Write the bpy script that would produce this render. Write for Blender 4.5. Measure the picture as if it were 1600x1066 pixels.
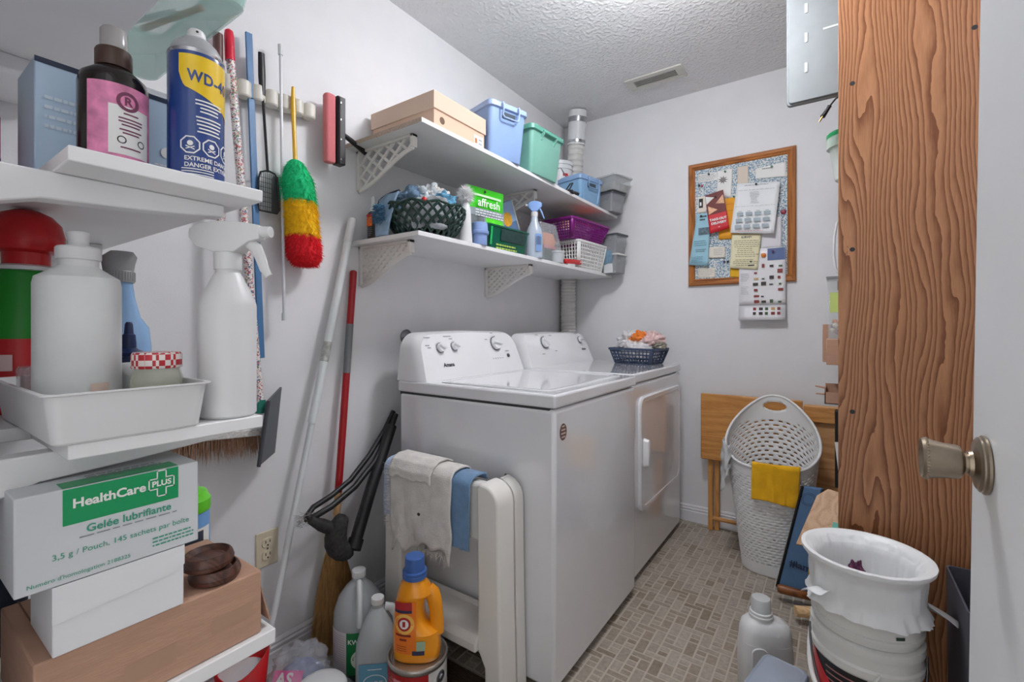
import bpy, bmesh, math, random
from math import sin, cos, pi, radians, sqrt, atan2
from mathutils import Vector, Matrix, noise
random.seed(7)
for o in list(bpy.data.objects): bpy.data.objects.remove(o)
SC = bpy.context.scene
COL = SC.collection

# ---------------------------------------------------------------- camera, world, exposure
cam = bpy.data.cameras.new('camera'); cam.sensor_width = 36; cam.lens = 36*726.6/1600
cam.shift_y = (511.2-533)/1600; cam.clip_start = .01
cam_o = bpy.data.objects.new('camera', cam); COL.objects.link(cam_o)
cam_o.location = (0, 0, 1.117); cam_o.rotation_euler = (pi/2, 0, radians(34.85))
SC.camera = cam_o
w = bpy.data.worlds.new('hallway_light'); SC.world = w; w.use_nodes = True
w.node_tree.nodes['Background'].inputs[0].default_value = (.99, .995, 1, 1)
w.node_tree.nodes['Background'].inputs[1].default_value = 1.1
SC.view_settings.view_transform = 'Standard'; SC.view_settings.look = 'None'
SC.view_settings.gamma = 1; SC.view_settings.use_curve_mapping = False
SC.view_settings.exposure = 0.18
LAMP_STRENGTH = 61
LAMP_AT = (-.44, 1.44, 2.465)

WX, BY, CZ, RX, FY = -1.512, 2.792, 2.465, .33, -.02   # left wall, back wall, ceiling, right wall, front wall

# ---------------------------------------------------------------- helpers
def C(h, a=1):
    h = h.lstrip('#'); v = []
    for i in (0, 2, 4):
        c = int(h[i:i+2], 16)/255
        v.append(c/12.92 if c <= .04045 else ((c+.055)/1.055)**2.4)
    return (v[0], v[1], v[2], a)

MATS = {}
def mat(name, col='#cccccc', rough=.5, metal=0, alpha=1, bump=0, bscale=200, var=0, vscale=8, coat=0, emit=0, trans=0, spec=.5, vstretch=None, sheen=0):
    if name in MATS: return MATS[name]
    m = bpy.data.materials.new(name); m.use_nodes = True; MATS[name] = m
    nt = m.node_tree; p = nt.nodes['Principled BSDF']
    p.inputs['Base Color'].default_value = C(col); p.inputs['Roughness'].default_value = rough
    p.inputs['Metallic'].default_value = metal; p.inputs['Alpha'].default_value = alpha
    p.inputs['Coat Weight'].default_value = coat; p.inputs['Coat Roughness'].default_value = .08
    p.inputs['Transmission Weight'].default_value = trans
    p.inputs['Specular IOR Level'].default_value = spec
    p.inputs['Sheen Weight'].default_value = sheen
    if emit:
        p.inputs['Emission Color'].default_value = C(col); p.inputs['Emission Strength'].default_value = emit
    tc = nt.nodes.new('ShaderNodeTexCoord'); mp = nt.nodes.new('ShaderNodeMapping')
    nt.links.new(tc.outputs['Object'], mp.inputs[0])
    if vstretch: mp.inputs['Scale'].default_value = vstretch
    n = nt.nodes.new('ShaderNodeTexNoise'); n.inputs['Scale'].default_value = vscale; n.inputs['Detail'].default_value = 4
    nt.links.new(mp.outputs[0], n.inputs['Vector'])
    h = nt.nodes.new('ShaderNodeHueSaturation'); h.inputs['Color'].default_value = C(col)
    r = nt.nodes.new('ShaderNodeMapRange'); v = max(var, .02)
    r.inputs[1].default_value = .3; r.inputs[2].default_value = .7
    r.inputs[3].default_value = 1-v; r.inputs[4].default_value = 1+v
    nt.links.new(n.outputs[0], r.inputs[0]); nt.links.new(r.outputs[0], h.inputs['Value'])
    nt.links.new(h.outputs[0], p.inputs['Base Color'])
    if bump:
        b = nt.nodes.new('ShaderNodeBump'); b.inputs['Strength'].default_value = bump; b.inputs['Distance'].default_value = .002
        n2 = nt.nodes.new('ShaderNodeTexNoise'); n2.inputs['Scale'].default_value = bscale; n2.inputs['Detail'].default_value = 3
        nt.links.new(mp.outputs[0], n2.inputs['Vector'])
        nt.links.new(n2.outputs[0], b.inputs['Height']); nt.links.new(b.outputs[0], p.inputs['Normal'])
    return m

def mat_wood(name, dark, light, axis='Z', scale=9, rough=.4, contrast=.5, stretch=14, fig=1.0, fine=1.0):
    if name in MATS: return MATS[name]
    m = mat(name, light, rough); nt = m.node_tree; p = nt.nodes['Principled BSDF']
    tc = nt.nodes.new('ShaderNodeTexCoord'); mp = nt.nodes.new('ShaderNodeMapping')
    s = [1, 1, 1]; s['XYZ'.index(axis)] = 1/stretch; mp.inputs['Scale'].default_value = s
    nt.links.new(tc.outputs['Object'], mp.inputs[0])
    n0 = nt.nodes.new('ShaderNodeTexNoise'); n0.inputs['Scale'].default_value = scale; n0.inputs['Detail'].default_value = 2.5; n0.inputs['Roughness'].default_value = .45
    nt.links.new(mp.outputs[0], n0.inputs['Vector'])
    mul = nt.nodes.new('ShaderNodeMath'); mul.operation = 'MULTIPLY'; mul.inputs[1].default_value = 26*fig
    nt.links.new(n0.outputs[0], mul.inputs[0])
    fr = nt.nodes.new('ShaderNodeMath'); fr.operation = 'PINGPONG'; fr.inputs[1].default_value = 1
    nt.links.new(mul.outputs[0], fr.inputs[0])
    n1 = nt.nodes.new('ShaderNodeTexNoise'); n1.inputs['Scale'].default_value = scale*45*fine; n1.inputs['Detail'].default_value = 3
    nt.links.new(mp.outputs[0], n1.inputs['Vector'])
    mix = nt.nodes.new('ShaderNodeMath'); mix.operation = 'MULTIPLY_ADD'; mix.inputs[1].default_value = contrast
    nt.links.new(fr.outputs[0], mix.inputs[0])
    ms = nt.nodes.new('ShaderNodeMath'); ms.operation = 'MULTIPLY'; ms.inputs[1].default_value = 1-contrast
    nt.links.new(n1.outputs[0], ms.inputs[0]); nt.links.new(ms.outputs[0], mix.inputs[2])
    cr = nt.nodes.new('ShaderNodeValToRGB'); cr.color_ramp.elements[0].color = C(dark); cr.color_ramp.elements[1].color = C(light)
    cr.color_ramp.elements[0].position = .12; cr.color_ramp.elements[1].position = .62
    nt.links.new(mix.outputs[0], cr.inputs[0]); nt.links.new(cr.outputs[0], p.inputs['Base Color'])
    b = nt.nodes.new('ShaderNodeBump'); b.inputs['Strength'].default_value = .15; b.inputs['Distance'].default_value = .001
    nt.links.new(mix.outputs[0], b.inputs['Height']); nt.links.new(b.outputs[0], p.inputs['Normal'])
    return m

def mat_oak(name, dark, light, lines_per_m=62, warp=5.5):
    m = mat(name, light, .42); nt = m.node_tree; p = nt.nodes['Principled BSDF']
    tc = nt.nodes.new('ShaderNodeTexCoord'); sep = nt.nodes.new('ShaderNodeSeparateXYZ'); nt.links.new(tc.outputs['Object'], sep.inputs[0])
    def noi(sc, st, det=2, rough=.5):
        mp = nt.nodes.new('ShaderNodeMapping'); mp.inputs['Scale'].default_value = st; nt.links.new(tc.outputs['Object'], mp.inputs[0])
        n = nt.nodes.new('ShaderNodeTexNoise'); n.inputs['Scale'].default_value = sc; n.inputs['Detail'].default_value = det; n.inputs['Roughness'].default_value = rough
        nt.links.new(mp.outputs[0], n.inputs['Vector']); return n.outputs[0]
    def op(o, a, b=None, c=None):
        k = nt.nodes.new('ShaderNodeMath'); k.operation = o
        for i, v in enumerate((a, b, c)):
            if v is None: continue
            if isinstance(v, (int, float)): k.inputs[i].default_value = v
            else: nt.links.new(v, k.inputs[i])
        return k.outputs[0]
    n = noi(7, (1, 1, .16), 2.0); jag = noi(60, (1, 1, .3), 2)
    band = op('FRACT', op('ADD', op('MULTIPLY', sep.outputs[0], lines_per_m), op('ADD', op('MULTIPLY', n, warp*4), op('MULTIPLY', jag, .5))))
    fine = noi(420, (1, 1, .045), 3)
    val = op('ADD', op('MULTIPLY', op('POWER', band, 1.6), .75), op('MULTIPLY', fine, .55))
    cr = nt.nodes.new('ShaderNodeValToRGB'); cr.color_ramp.elements[0].color = C(light); cr.color_ramp.elements[0].position = .22; cr.color_ramp.elements[1].color = C(dark); cr.color_ramp.elements[1].position = .95
    nt.links.new(val, cr.inputs[0]); nt.links.new(cr.outputs[0], p.inputs['Base Color'])
    return m

def ell(a, b, n=24, e=2.0):
    """ring of a superellipse; e=2 an ellipse, larger is squarer"""
    r = []
    for i in range(n):
        t = 2*pi*(i+.5)/n; c, s = cos(t), sin(t)
        r.append((a*math.copysign(abs(c)**(2/e), c), b*math.copysign(abs(s)**(2/e), s)))
    return r
def rrect(hx, hy, r, k=4):
    r = min(r, hx-1e-5, hy-1e-5); out = []
    for cx, cy, a0 in ((hx-r, hy-r, 0), (-hx+r, hy-r, 90), (-hx+r, -hy+r, 180), (hx-r, -hy+r, 270)):
        for j in range(k+1):
            a = radians(a0+90*j/k); out.append((cx+r*cos(a), cy+r*sin(a)))
    return out

class MB:
    def __init__(s): s.v = []; s.f = []; s.m = []; s.cur = 0; s.M = None
    def add(s, vs, fs):
        b = len(s.v)
        for p in vs:
            p = Vector(p)
            if s.M is not None: p = s.M @ p
            s.v.append(p)
        for q in fs: s.f.append([b+i for i in q]); s.m.append(s.cur)
        return s
    def mi(s, i): s.cur = i; return s
    def at(s, M): s.M = M; return s
    def box(s, x0, x1, y0, y1, z0, z1):
        return s.add([(x0,y0,z0),(x1,y0,z0),(x1,y1,z0),(x0,y1,z0),(x0,y0,z1),(x1,y0,z1),(x1,y1,z1),(x0,y1,z1)],
                     [(0,3,2,1),(4,5,6,7),(0,1,5,4),(1,2,6,5),(2,3,7,6),(3,0,4,7)])
    def loft(s, rings, cap0=True, cap1=True, closed=True):
        n = len(rings[0]); vs = [p for r in rings for p in r]; fs = []
        for i in range(len(rings)-1):
            for j in range(n if closed else n-1):
                k = (j+1) % n
                fs.append((i*n+j, i*n+k, (i+1)*n+k, (i+1)*n+j))
        if cap0: fs.append(tuple(range(n-1, -1, -1)))
        if cap1: b = (len(rings)-1)*n; fs.append(tuple(range(b, b+n)))
        return s.add(vs, fs)
    def stack(s, rows, n=24, e=2.0, cx=0, cy=0, cap0=True, cap1=True):
        """rows of (a, b, z[, dx, dy]) superellipse rings going up"""
        R = []
        for r in rows:
            dx = r[3] if len(r) > 3 else 0; dy = r[4] if len(r) > 4 else 0
            R.append([(cx+dx+x, cy+dy+y, r[2]) for x, y in ell(max(r[0],1e-5), max(r[1],1e-5), n, e)])
        return s.loft(R, cap0, cap1)
    def lathe(s, prof, n=28, cx=0, cy=0, cap0=True, cap1=True):
        return s.stack([(r, r, z) for r, z in prof], n, 2.0, cx, cy, cap0, cap1)
    def rstack(s, rows, r=.01, k=4, cx=0, cy=0, cap0=True, cap1=True):
        """rows of (hx, hy, z[, radius]) rounded rectangles"""
        return s.loft([[(cx+x, cy+y, q[2]) for x, y in rrect(q[0], q[1], q[3] if len(q) > 3 else r, k)] for q in rows], cap0, cap1)
    def tube(s, pts, r, n=8, cap=True, flat=1.0, closed=False):
        pts = [Vector(p) for p in pts]; rings = []; N = len(pts)
        rr = r if isinstance(r, (list, tuple)) else [r]*N
        up = Vector((0, 0, 1)); prev = None
        for i, p in enumerate(pts):
            if closed: t = pts[(i+1) % N]-pts[(i-1) % N]
            else: t = (pts[min(i+1, N-1)]-pts[max(i-1, 0)])
            if t.length < 1e-9: t = Vector((0, 0, 1))
            t.normalize()
            if prev is None:
                a = t.cross(up) if abs(t.dot(up)) < .95 else t.cross(Vector((1, 0, 0)))
            else: a = prev-t*prev.dot(t)
            a.normalize(); prev = a; b = t.cross(a)
            rings.append([p+a*rr[i]*cos(2*pi*j/n)+b*rr[i]*flat*sin(2*pi*j/n) for j in range(n)])
        if closed: rings.append(rings[0]); return s.loft(rings, False, False)
        return s.loft(rings, cap, cap)
    def cyl(s, p0, p1, r, n=16): return s.tube([p0, p1], r, n)
    def prism(s, poly, axis, a, b):
        def P(u, v, t): return {'x': (t, u, v), 'y': (u, t, v), 'z': (u, v, t)}[axis]
        n = len(poly)
        return s.add([P(u, v, a) for u, v in poly]+[P(u, v, b) for u, v in poly],
                     [tuple(range(n-1, -1, -1)), tuple(range(n, 2*n))]+[(i, (i+1) % n, n+(i+1) % n, n+i) for i in range(n)])
    def grid(s, fn, nu, nv, keep=None):
        vs = [fn(i/nu, j/nv) for j in range(nv+1) for i in range(nu+1)]
        fs = [(j*(nu+1)+i, j*(nu+1)+i+1, (j+1)*(nu+1)+i+1, (j+1)*(nu+1)+i) for j in range(nv) for i in range(nu) if keep is None or keep(i, j)]
        return s.add(vs, fs)
    def ball(s, c, rx, ry=None, rz=None, n=16, m=10):
        ry = ry or rx; rz = rz or rx
        return s.stack([(rx*sin(pi*(i+.02)/(m+.04)), ry*sin(pi*(i+.02)/(m+.04)), c[2]-rz*cos(pi*i/m)) for i in range(m+1)], n, 2, c[0], c[1])
    def build(s, name, mats, parent=None, loc=(0,0,0), rot=(0,0,0), ang=35, bevel=0, seg=2, sub=0, solid=0, fix=True):
        me = bpy.data.meshes.new(name); me.from_pydata([tuple(p) for p in s.v], [], s.f)
        if not isinstance(mats, (list, tuple)): mats = [mats]
        for m in mats: me.materials.append(m)
        if len(mats) > 1: me.polygons.foreach_set('material_index', s.m)
        if fix:
            bm = bmesh.new(); bm.from_mesh(me); bmesh.ops.recalc_face_normals(bm, faces=bm.faces); bm.to_mesh(me); bm.free()
        me.polygons.foreach_set('use_smooth', [True]*len(me.polygons))
        me.set_sharp_from_angle(angle=radians(ang)); me.update()
        o = bpy.data.objects.new(name, me); COL.objects.link(o)
        o.location = loc; o.rotation_euler = rot
        if parent: o.parent = parent
        if solid:
            d = o.modifiers.new('thickness', 'SOLIDIFY'); d.thickness = solid; d.offset = 0
        if bevel:
            b = o.modifiers.new('bevel', 'BEVEL'); b.width = bevel; b.segments = seg; b.limit_method = 'ANGLE'; b.angle_limit = radians(40); b.harden_normals = False
        if sub:
            b = o.modifiers.new('subdivision', 'SUBSURF'); b.levels = sub; b.render_levels = sub
        return o

def tag(o, label=None, cat=None, group=None, kind=None):
    if label: o['label'] = label
    if cat: o['category'] = cat
    if group: o['group'] = group
    if kind: o['kind'] = kind
    return o
def thing(name, label, cat, loc=(0,0,0), rz=0, group=None, rot=None):
    o = bpy.data.objects.new(name, None); COL.objects.link(o); o.empty_display_size = .05
    o.location = loc; o.rotation_euler = rot or (0, 0, rz)
    return tag(o, label, cat, group)
def struct(o): o['kind'] = 'structure'; return o
def copy_tree(o, parent=None):
    c = o.copy(); COL.objects.link(c)
    if parent: c.parent = parent
    for ch in [x for x in ALLCH(o)]: copy_tree(ch, c)
    return c
def ALLCH(o): return [x for x in bpy.data.objects if x.parent == o]

_tc = {}
def textmesh(s, size, bold=0, align='CENTER', space=1.0):
    k = (s, size, bold, align, space)
    if k in _tc: return _tc[k]
    cu = bpy.data.curves.new('t', 'FONT'); cu.body = s; cu.size = size; cu.align_x = align; cu.align_y = 'CENTER'; cu.offset = bold*size
    cu.resolution_u = 3; cu.space_character = space
    ob = bpy.data.objects.new('t', cu); COL.objects.link(ob)
    bpy.context.view_layer.update()
    me = bpy.data.meshes.new_from_object(ob.evaluated_get(bpy.context.evaluated_depsgraph_get()))
    r = ([tuple(v.co[:2]) for v in me.vertices], [tuple(p.vertices) for p in me.polygons])
    bpy.data.objects.remove(ob); bpy.data.curves.remove(cu); bpy.data.meshes.remove(me)
    _tc[k] = r; return r
def text(parent, s, size, o, xd, yd, m, bold=0, align='CENTER', name='printed_text', wide=1.0, space=1.0):
    vs, fs = textmesh(s, size, bold, align, space); o, xd, yd = Vector(o), Vector(xd).normalized(), Vector(yd).normalized()
    b = MB(); b.add([o+xd*x*wide+yd*y for x, y in vs], fs); return b.build(name, m, parent, fix=False)
def ctext(parent, s, size, r, a0, z, m, bold=0, cx=0, cy=0, name='printed_text', wide=1.0):
    vs, fs = textmesh(s, size, bold); b = MB()
    b.add([(cx+r*cos(a0+x*wide/r), cy+r*sin(a0+x*wide/r), z+y) for x, y in vs], fs); return b.build(name, m, parent, fix=False)
def patch(parent, name, m, r, a0, a1, z0, z1, n=14, cx=0, cy=0, nz=1, rt=None):
    """a label wrapped on a round body"""
    rt = rt or r
    b = MB(); b.grid(lambda u, v: (cx+(r+(rt-r)*v)*cos(a0+(a1-a0)*u), cy+(r+(rt-r)*v)*sin(a0+(a1-a0)*u), z0+(z1-z0)*v), n, nz)
    return b.build(name, m, parent, fix=False)
def quad(parent, name, m, o, xd, yd, w, h, lift=0):
    o, xd, yd = Vector(o), Vector(xd).normalized(), Vector(yd).normalized(); n = xd.cross(yd)*lift
    b = MB(); b.add([o+n, o+n+xd*w, o+n+xd*w+yd*h, o+n+yd*h], [(0,1,2,3)]); return b.build(name, m, parent, fix=False)
def lines(parent, m, o, xd, yd, rows, lh, w, th=.35, name='print_lines', seed=1, ragged=.3, center=False):
    """illegible rows of small print"""
    rnd = random.Random(seed); o, xd, yd = Vector(o), Vector(xd).normalized(), Vector(yd).normalized(); b = MB()
    for i in range(rows):
        ww = w*(1-ragged*rnd.random()); x = (w-ww)/2 if center else 0
        while x < ww-(w*.03 if not center else 0) and x < w:
            l = min(w*(.04+.1*rnd.random()), w-x)
            p = o+xd*x-yd*(i*lh); b.add([p, p+xd*l, p+xd*l+yd*lh*th, p+yd*lh*th], [(0,1,2,3)]); x += l+w*.025
    return b.build(name, m, parent, fix=False)
def fuzz(base_pts, length, r, rnd, jitter=.4, droop=0):
    """short strands from (point, direction) pairs, one mesh"""
    b = MB()
    for p, d in base_pts:
        p = Vector(p); d = Vector(d).normalized()
        d = (d+Vector((rnd.uniform(-1,1), rnd.uniform(-1,1), rnd.uniform(-1,1)))*jitter).normalized()
        L = length*rnd.uniform(.6, 1.2); m = p+d*L*.5; e = p+d*L+Vector((0,0,-droop*L))
        a = d.orthogonal().normalized()*r; c = d.cross(a)
        b.add([p+a, p-a*.5+c*.87, p-a*.5-c*.87, m+a*.8, m-a*.4+c*.7, m-a*.4-c*.7, e], [(0,1,4,3),(1,2,5,4),(2,0,3,5),(3,4,6),(4,5,6),(5,3,6)])
    return b

# ---------------------------------------------------------------- shared materials
M_WALL = mat('wall_paint', '#e9e9eb', .55, bump=.12, bscale=260, var=.012)
M_CEIL = mat('ceiling_stipple', '#ebebec', .9)
nt = M_CEIL.node_tree; p = nt.nodes['Principled BSDF']
tc = nt.nodes.new('ShaderNodeTexCoord'); n1 = nt.nodes.new('ShaderNodeTexNoise'); n1.inputs['Scale'].default_value = 62; n1.inputs['Detail'].default_value = 4
cr = nt.nodes.new('ShaderNodeValToRGB'); cr.color_ramp.elements[0].position = .45; cr.color_ramp.elements[1].position = .68
bp = nt.nodes.new('ShaderNodeBump'); bp.inputs['Strength'].default_value = .6; bp.inputs['Distance'].default_value = .006
nt.links.new(tc.outputs['Object'], n1.inputs['Vector']); nt.links.new(n1.outputs[0], cr.inputs[0]); nt.links.new(cr.outputs[0], bp.inputs['Height']); nt.links.new(bp.outputs[0], p.inputs['Normal'])
M_TRIM = mat('trim_white', '#e2e2e6', .4)
M_WHITE = mat('appliance_enamel', '#e6e6e9', .13, coat=1)
M_WHITE2 = mat('appliance_console', '#f0f0f2', .3, coat=.2)
M_SHELFW = mat('shelf_melamine', '#e9e9ea', .35)
M_SHELFB = mat('shelf_particle_edge', '#b8a595', .8, bump=.5, bscale=300, var=.2, vscale=150)
M_CREAM = mat('bracket_plastic', '#e6e3de', .4)
M_PLW = mat('white_plastic', '#dededf', .4)
M_PLW2 = mat('milky_plastic', '#dcdedf', .35, var=.02)
M_CARD = mat('brown_cardboard', '#b8917a', .8, bump=.2, bscale=80, var=.06, vscale=20, vstretch=(1,1,6))
M_KRAFT = mat('kraft_cardboard', '#d3b49c', .75, var=.03)
M_BLACK = mat('black_plastic', '#17171a', .4)
M_INK = mat('black_ink', '#26262a', .6)
M_GREY = mat('grey_ink', '#8d8f96', .6)
M_CHROME = mat('brushed_chrome', '#b9b9bd', .25, metal=1)
M_STEELD = mat('dark_steel', '#77777c', .4, metal=1)
M_RED = mat('red_plastic', '#c4161d', .35)
M_CLEAR = mat('clear_plastic', '#dfe6ea', .08, alpha=.22)
M_CLEAR2 = mat('smoky_clear_plastic', '#b6babf', .12, alpha=.42)
M_PAPER = mat('white_paper', '#f0efec', .7)
# ---------------------------------------------------------------- the room
struct(MB().box(WX-.1, WX, FY, BY+.1, -.05, CZ).build('wall_left', M_WALL))
struct(MB().box(WX, RX, BY, BY+.1, -.05, CZ).build('wall_back', M_WALL))
struct(MB().box(RX, RX+.1, FY, BY+.1, -.05, CZ).build('wall_right', M_WALL))
wf = MB(); wf.box(WX-.1, -.5, FY-.1, FY, -.05, CZ); wf.box(.165, RX+.1, FY-.1, FY, -.05, CZ); wf.box(-.5, .165, FY-.1, FY, 2.06, CZ)
struct(wf.build('wall_front', M_WALL))
struct(MB().box(WX-.1, RX+.1, FY-.1, BY+.1, CZ, CZ+.1).build('ceiling', M_CEIL))
M_GROUT = mat('vinyl_grout', '#b8aea2', .6)
fl = struct(MB().box(WX-.1, RX+.1, FY-.5, BY+.1, -.05, -.0012).build('floor', M_GROUT))

def tile_mat(name, island):
    m = mat(name, '#9b9184', .45, bump=.25, bscale=120); nt = m.node_tree; p = nt.nodes['Principled BSDF']
    if island: src = nt.nodes.new('ShaderNodeNewGeometry').outputs['Random Per Island']
    else: src = nt.nodes.new('ShaderNodeObjectInfo').outputs['Random']
    cr = nt.nodes.new('ShaderNodeValToRGB'); cr.color_ramp.elements[0].color = C('#857868'); cr.color_ramp.elements[1].color = C('#a79e92')
    e = cr.color_ramp.elements.new(.16); e.color = C('#948879'); e = cr.color_ramp.elements.new(.5); e.color = C('#9c9286')
    nt.links.new(src, cr.inputs[0])
    g = nt.nodes.new('ShaderNodeNewGeometry'); n = nt.nodes.new('ShaderNodeTexNoise'); n.inputs['Scale'].default_value = 70; n.inputs['Detail'].default_value = 5
    nt.links.new(g.outputs['Position'], n.inputs['Vector'])
    mr = nt.nodes.new('ShaderNodeMapRange'); mr.inputs[1].default_value = .3; mr.inputs[2].default_value = .7; mr.inputs[3].default_value = .82; mr.inputs[4].default_value = 1.14
    nt.links.new(n.outputs[0], mr.inputs[0]); h = nt.nodes.new('ShaderNodeHueSaturation'); nt.links.new(cr.outputs[0], h.inputs['Color']); nt.links.new(mr.outputs[0], h.inputs['Value'])
    nt.links.new(h.outputs[0], p.inputs['Base Color'])
    return m
M_TILE, M_TILES = tile_mat('vinyl_tile', False), tile_mat('vinyl_tile_far', True)
U_, V_, G_ = .036, .026, .0027
shapes = {}
def tile_mesh(w, h):
    if (w, h) not in shapes:
        b = MB(); a, c = w*U_/2-G_, h*V_/2-G_; e = .0012
        b.loft([[(x*(a), y*(c), -.0014) for x, y in ((-1,-1),(1,-1),(1,1),(-1,1))], [(x*(a-e), y*(c-e), 0) for x, y in ((-1,-1),(1,-1),(1,1),(-1,1))]], False, True)
        me = bpy.data.meshes.new('tile'); me.from_pydata([tuple(v) for v in b.v], [], b.f); me.materials.append(M_TILE); shapes[(w, h)] = (me, b)
    return shapes[(w, h)]
tiles = []
rnd = random.Random(3)
for br in range(-1, 38):
    for bc in range(-1, 20):
        x0 = WX+(bc*3+(br % 3))*U_; y0 = .0+br*3*V_
        tl = [(0, 0, 1, 3), (1, 2, 2, 1)] if (br+bc) % 2 else [(0, 0, 1, 3), (1, 0, 2, 1)]
        yb = 0 if (br+bc) % 2 else 1
        if rnd.random() < .5: tl += [(1, yb, 1, 1), (1, yb+1, 1, 1), (2, yb, 1, 2)]
        else: tl += [(1, yb, 1, 2), (2, yb, 1, 1), (2, yb+1, 1, 1)]
        for cx, cy, w, h in tl:
            X = x0+(cx+w/2)*U_; Y = y0+(cy+h/2)*V_
            if WX+.02 < X < RX-.02 and .02 < Y < BY-.02: tiles.append((X, Y, w, h))
vis = [t for t in tiles if (t[0] > -.68 and t[1] > 1.25 and t[0] < -.05+.12*(t[1]-1.3) and not (t[1] < 1.62 and t[0] > -.26))]
vis.sort(key=lambda t: -(t[2]*t[3])/(t[0]**2+t[1]**2))
near = set(vis[:300])
for t in near:
    o = bpy.data.objects.new('tile', tile_mesh(t[2], t[3])[0]); COL.objects.link(o); o.location = (t[0], t[1], 0); o.parent = fl
far = MB()
for t in tiles:
    if t in near: continue
    b = tile_mesh(t[2], t[3])[1]; far.add([(p.x+t[0], p.y+t[1], p.z) for p in b.v], b.f)
tag(far.build('tile_field', M_TILES, fl, fix=False), kind='stuff')

bp_ = [(0,0),(.013,0),(.013,.058),(.010,.062),(.012,.068),(.012,.074),(.008,.079),(.009,.086),(.004,.094),(0,.094)]
struct(MB().prism([(WX+u, v) for u, v in bp_], 'y', FY, BY).build('baseboard_left', M_TRIM, ang=20))
struct(MB().prism([(BY-u, v) for u, v in bp_], 'x', WX+.013, RX).build('baseboard_back', M_TRIM, ang=20))

# ceiling lamp: glass dome on a white pan, overhead between the camera and the washer
t = thing('ceiling_light', 'round white glass dome lamp on the ceiling above the room', 'lamp', LAMP_AT)
MB().lathe([(.07,-.001),(.075,-.012),(.02,-.02),(.018,-.10)]).build('pan', M_PLW, t)
MB().lathe([(.03,-.09),(.08,-.096),(.115,-.112),(.125,-.14),(.115,-.168),(.08,-.19),(.03,-.202),(.001,-.203)]).build('glass_dome', mat('lit_glass', '#fafbff', .3, emit=LAMP_STRENGTH), t)

# ceiling vent
t = thing('ceiling_vent', 'beige slatted metal air vent in the textured ceiling', 'vent', (-.80, 2.505, CZ))
M_VENT = mat('vent_paint', '#d6d4cc', .5)
b = MB(); w_, h_, iw, ih = .152, .066, .112, .034
for x0, x1, y0, y1 in ((-w_,w_,-h_,-ih),(-w_,w_,ih,h_),(-w_,-iw,-ih,ih),(iw,w_,-ih,ih)): b.box(x0, x1, y0, y1, -.009, -.0005)
b.build('frame', M_VENT, t, bevel=.003)
MB().box(-iw, iw, -ih, ih, -.001, -.0003).build('backing', mat('duct_dark', '#55564f', .8), t)
for k in range(5):
    y = -.027+k*.0135
    MB().at(Matrix.Translation((0, y, -.006))@Matrix.Rotation(radians(38), 4, 'X')).box(-iw, iw, -.0058, .0058, -.0008, .0008).build('slat', M_VENT, t)

# wall outlet
t = thing('wall_outlet', 'beige double wall outlet low on the white wall', 'outlet', (WX, .781, .402))
M_IVORY = mat('outlet_ivory', '#d9cdb4', .4)
MB().box(0, .006, -.036, .036, -.057, .057).build('cover_plate', M_IVORY, t, bevel=.003)
for z in (-.02, .02):
    rc = MB(); rc.loft([[(x_, u, z+v) for u, v in rrect(.017*k, .0145*k, .009)] for x_, k in ((.006, 1), (.009, .97))]).build('receptacle', M_IVORY, t)
    sl = MB(); sl.box(.009,.0094,-.008,-.0055,z-.001,z+.008); sl.box(.009,.0094,.0055,.008,z-.001,z+.008); sl.cyl((.009,0,z-.008),(.0094,0,z-.008),.0028,8)
    sl.build('slots', M_INK, t)
MB().cyl((.006,0,0),(.0075,0,0),.003,10).build('screw', M_CHROME, t)

# ---------------------------------------------------------------- wall shelves with lattice brackets
S1, S2 = 1.806, 1.442
def wall_shelf(name, label, x1, y0, y1, z, nx, ny):
    o = thing(name, label, 'shelf', (WX, y0, z))
    w_, l_ = x1-WX, y1-y0
    MB().prism([(0,0),(w_,0),(w_,l_),(nx,l_),(nx,ny-y0),(0,ny-y0)], 'z', -.016, 0).build('board', M_SHELFW, o, bevel=.001)
    MB().box(0, x1-WX, -.0012, -.0001, -.0155, -.0005).build('end_edge', M_SHELFB if z > 1.6 else M_SHELFW, o)
    return o
wall_shelf('wall_shelf', 'upper long white wall shelf with raw chipped end above the washer', -1.112, 1.08, 2.74, S1, .185, 2.62)
wall_shelf('wall_shelf', 'lower long white wall shelf holding baskets and bottles', -1.148, 1.10, 2.74, S2, .135, 2.665)

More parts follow.
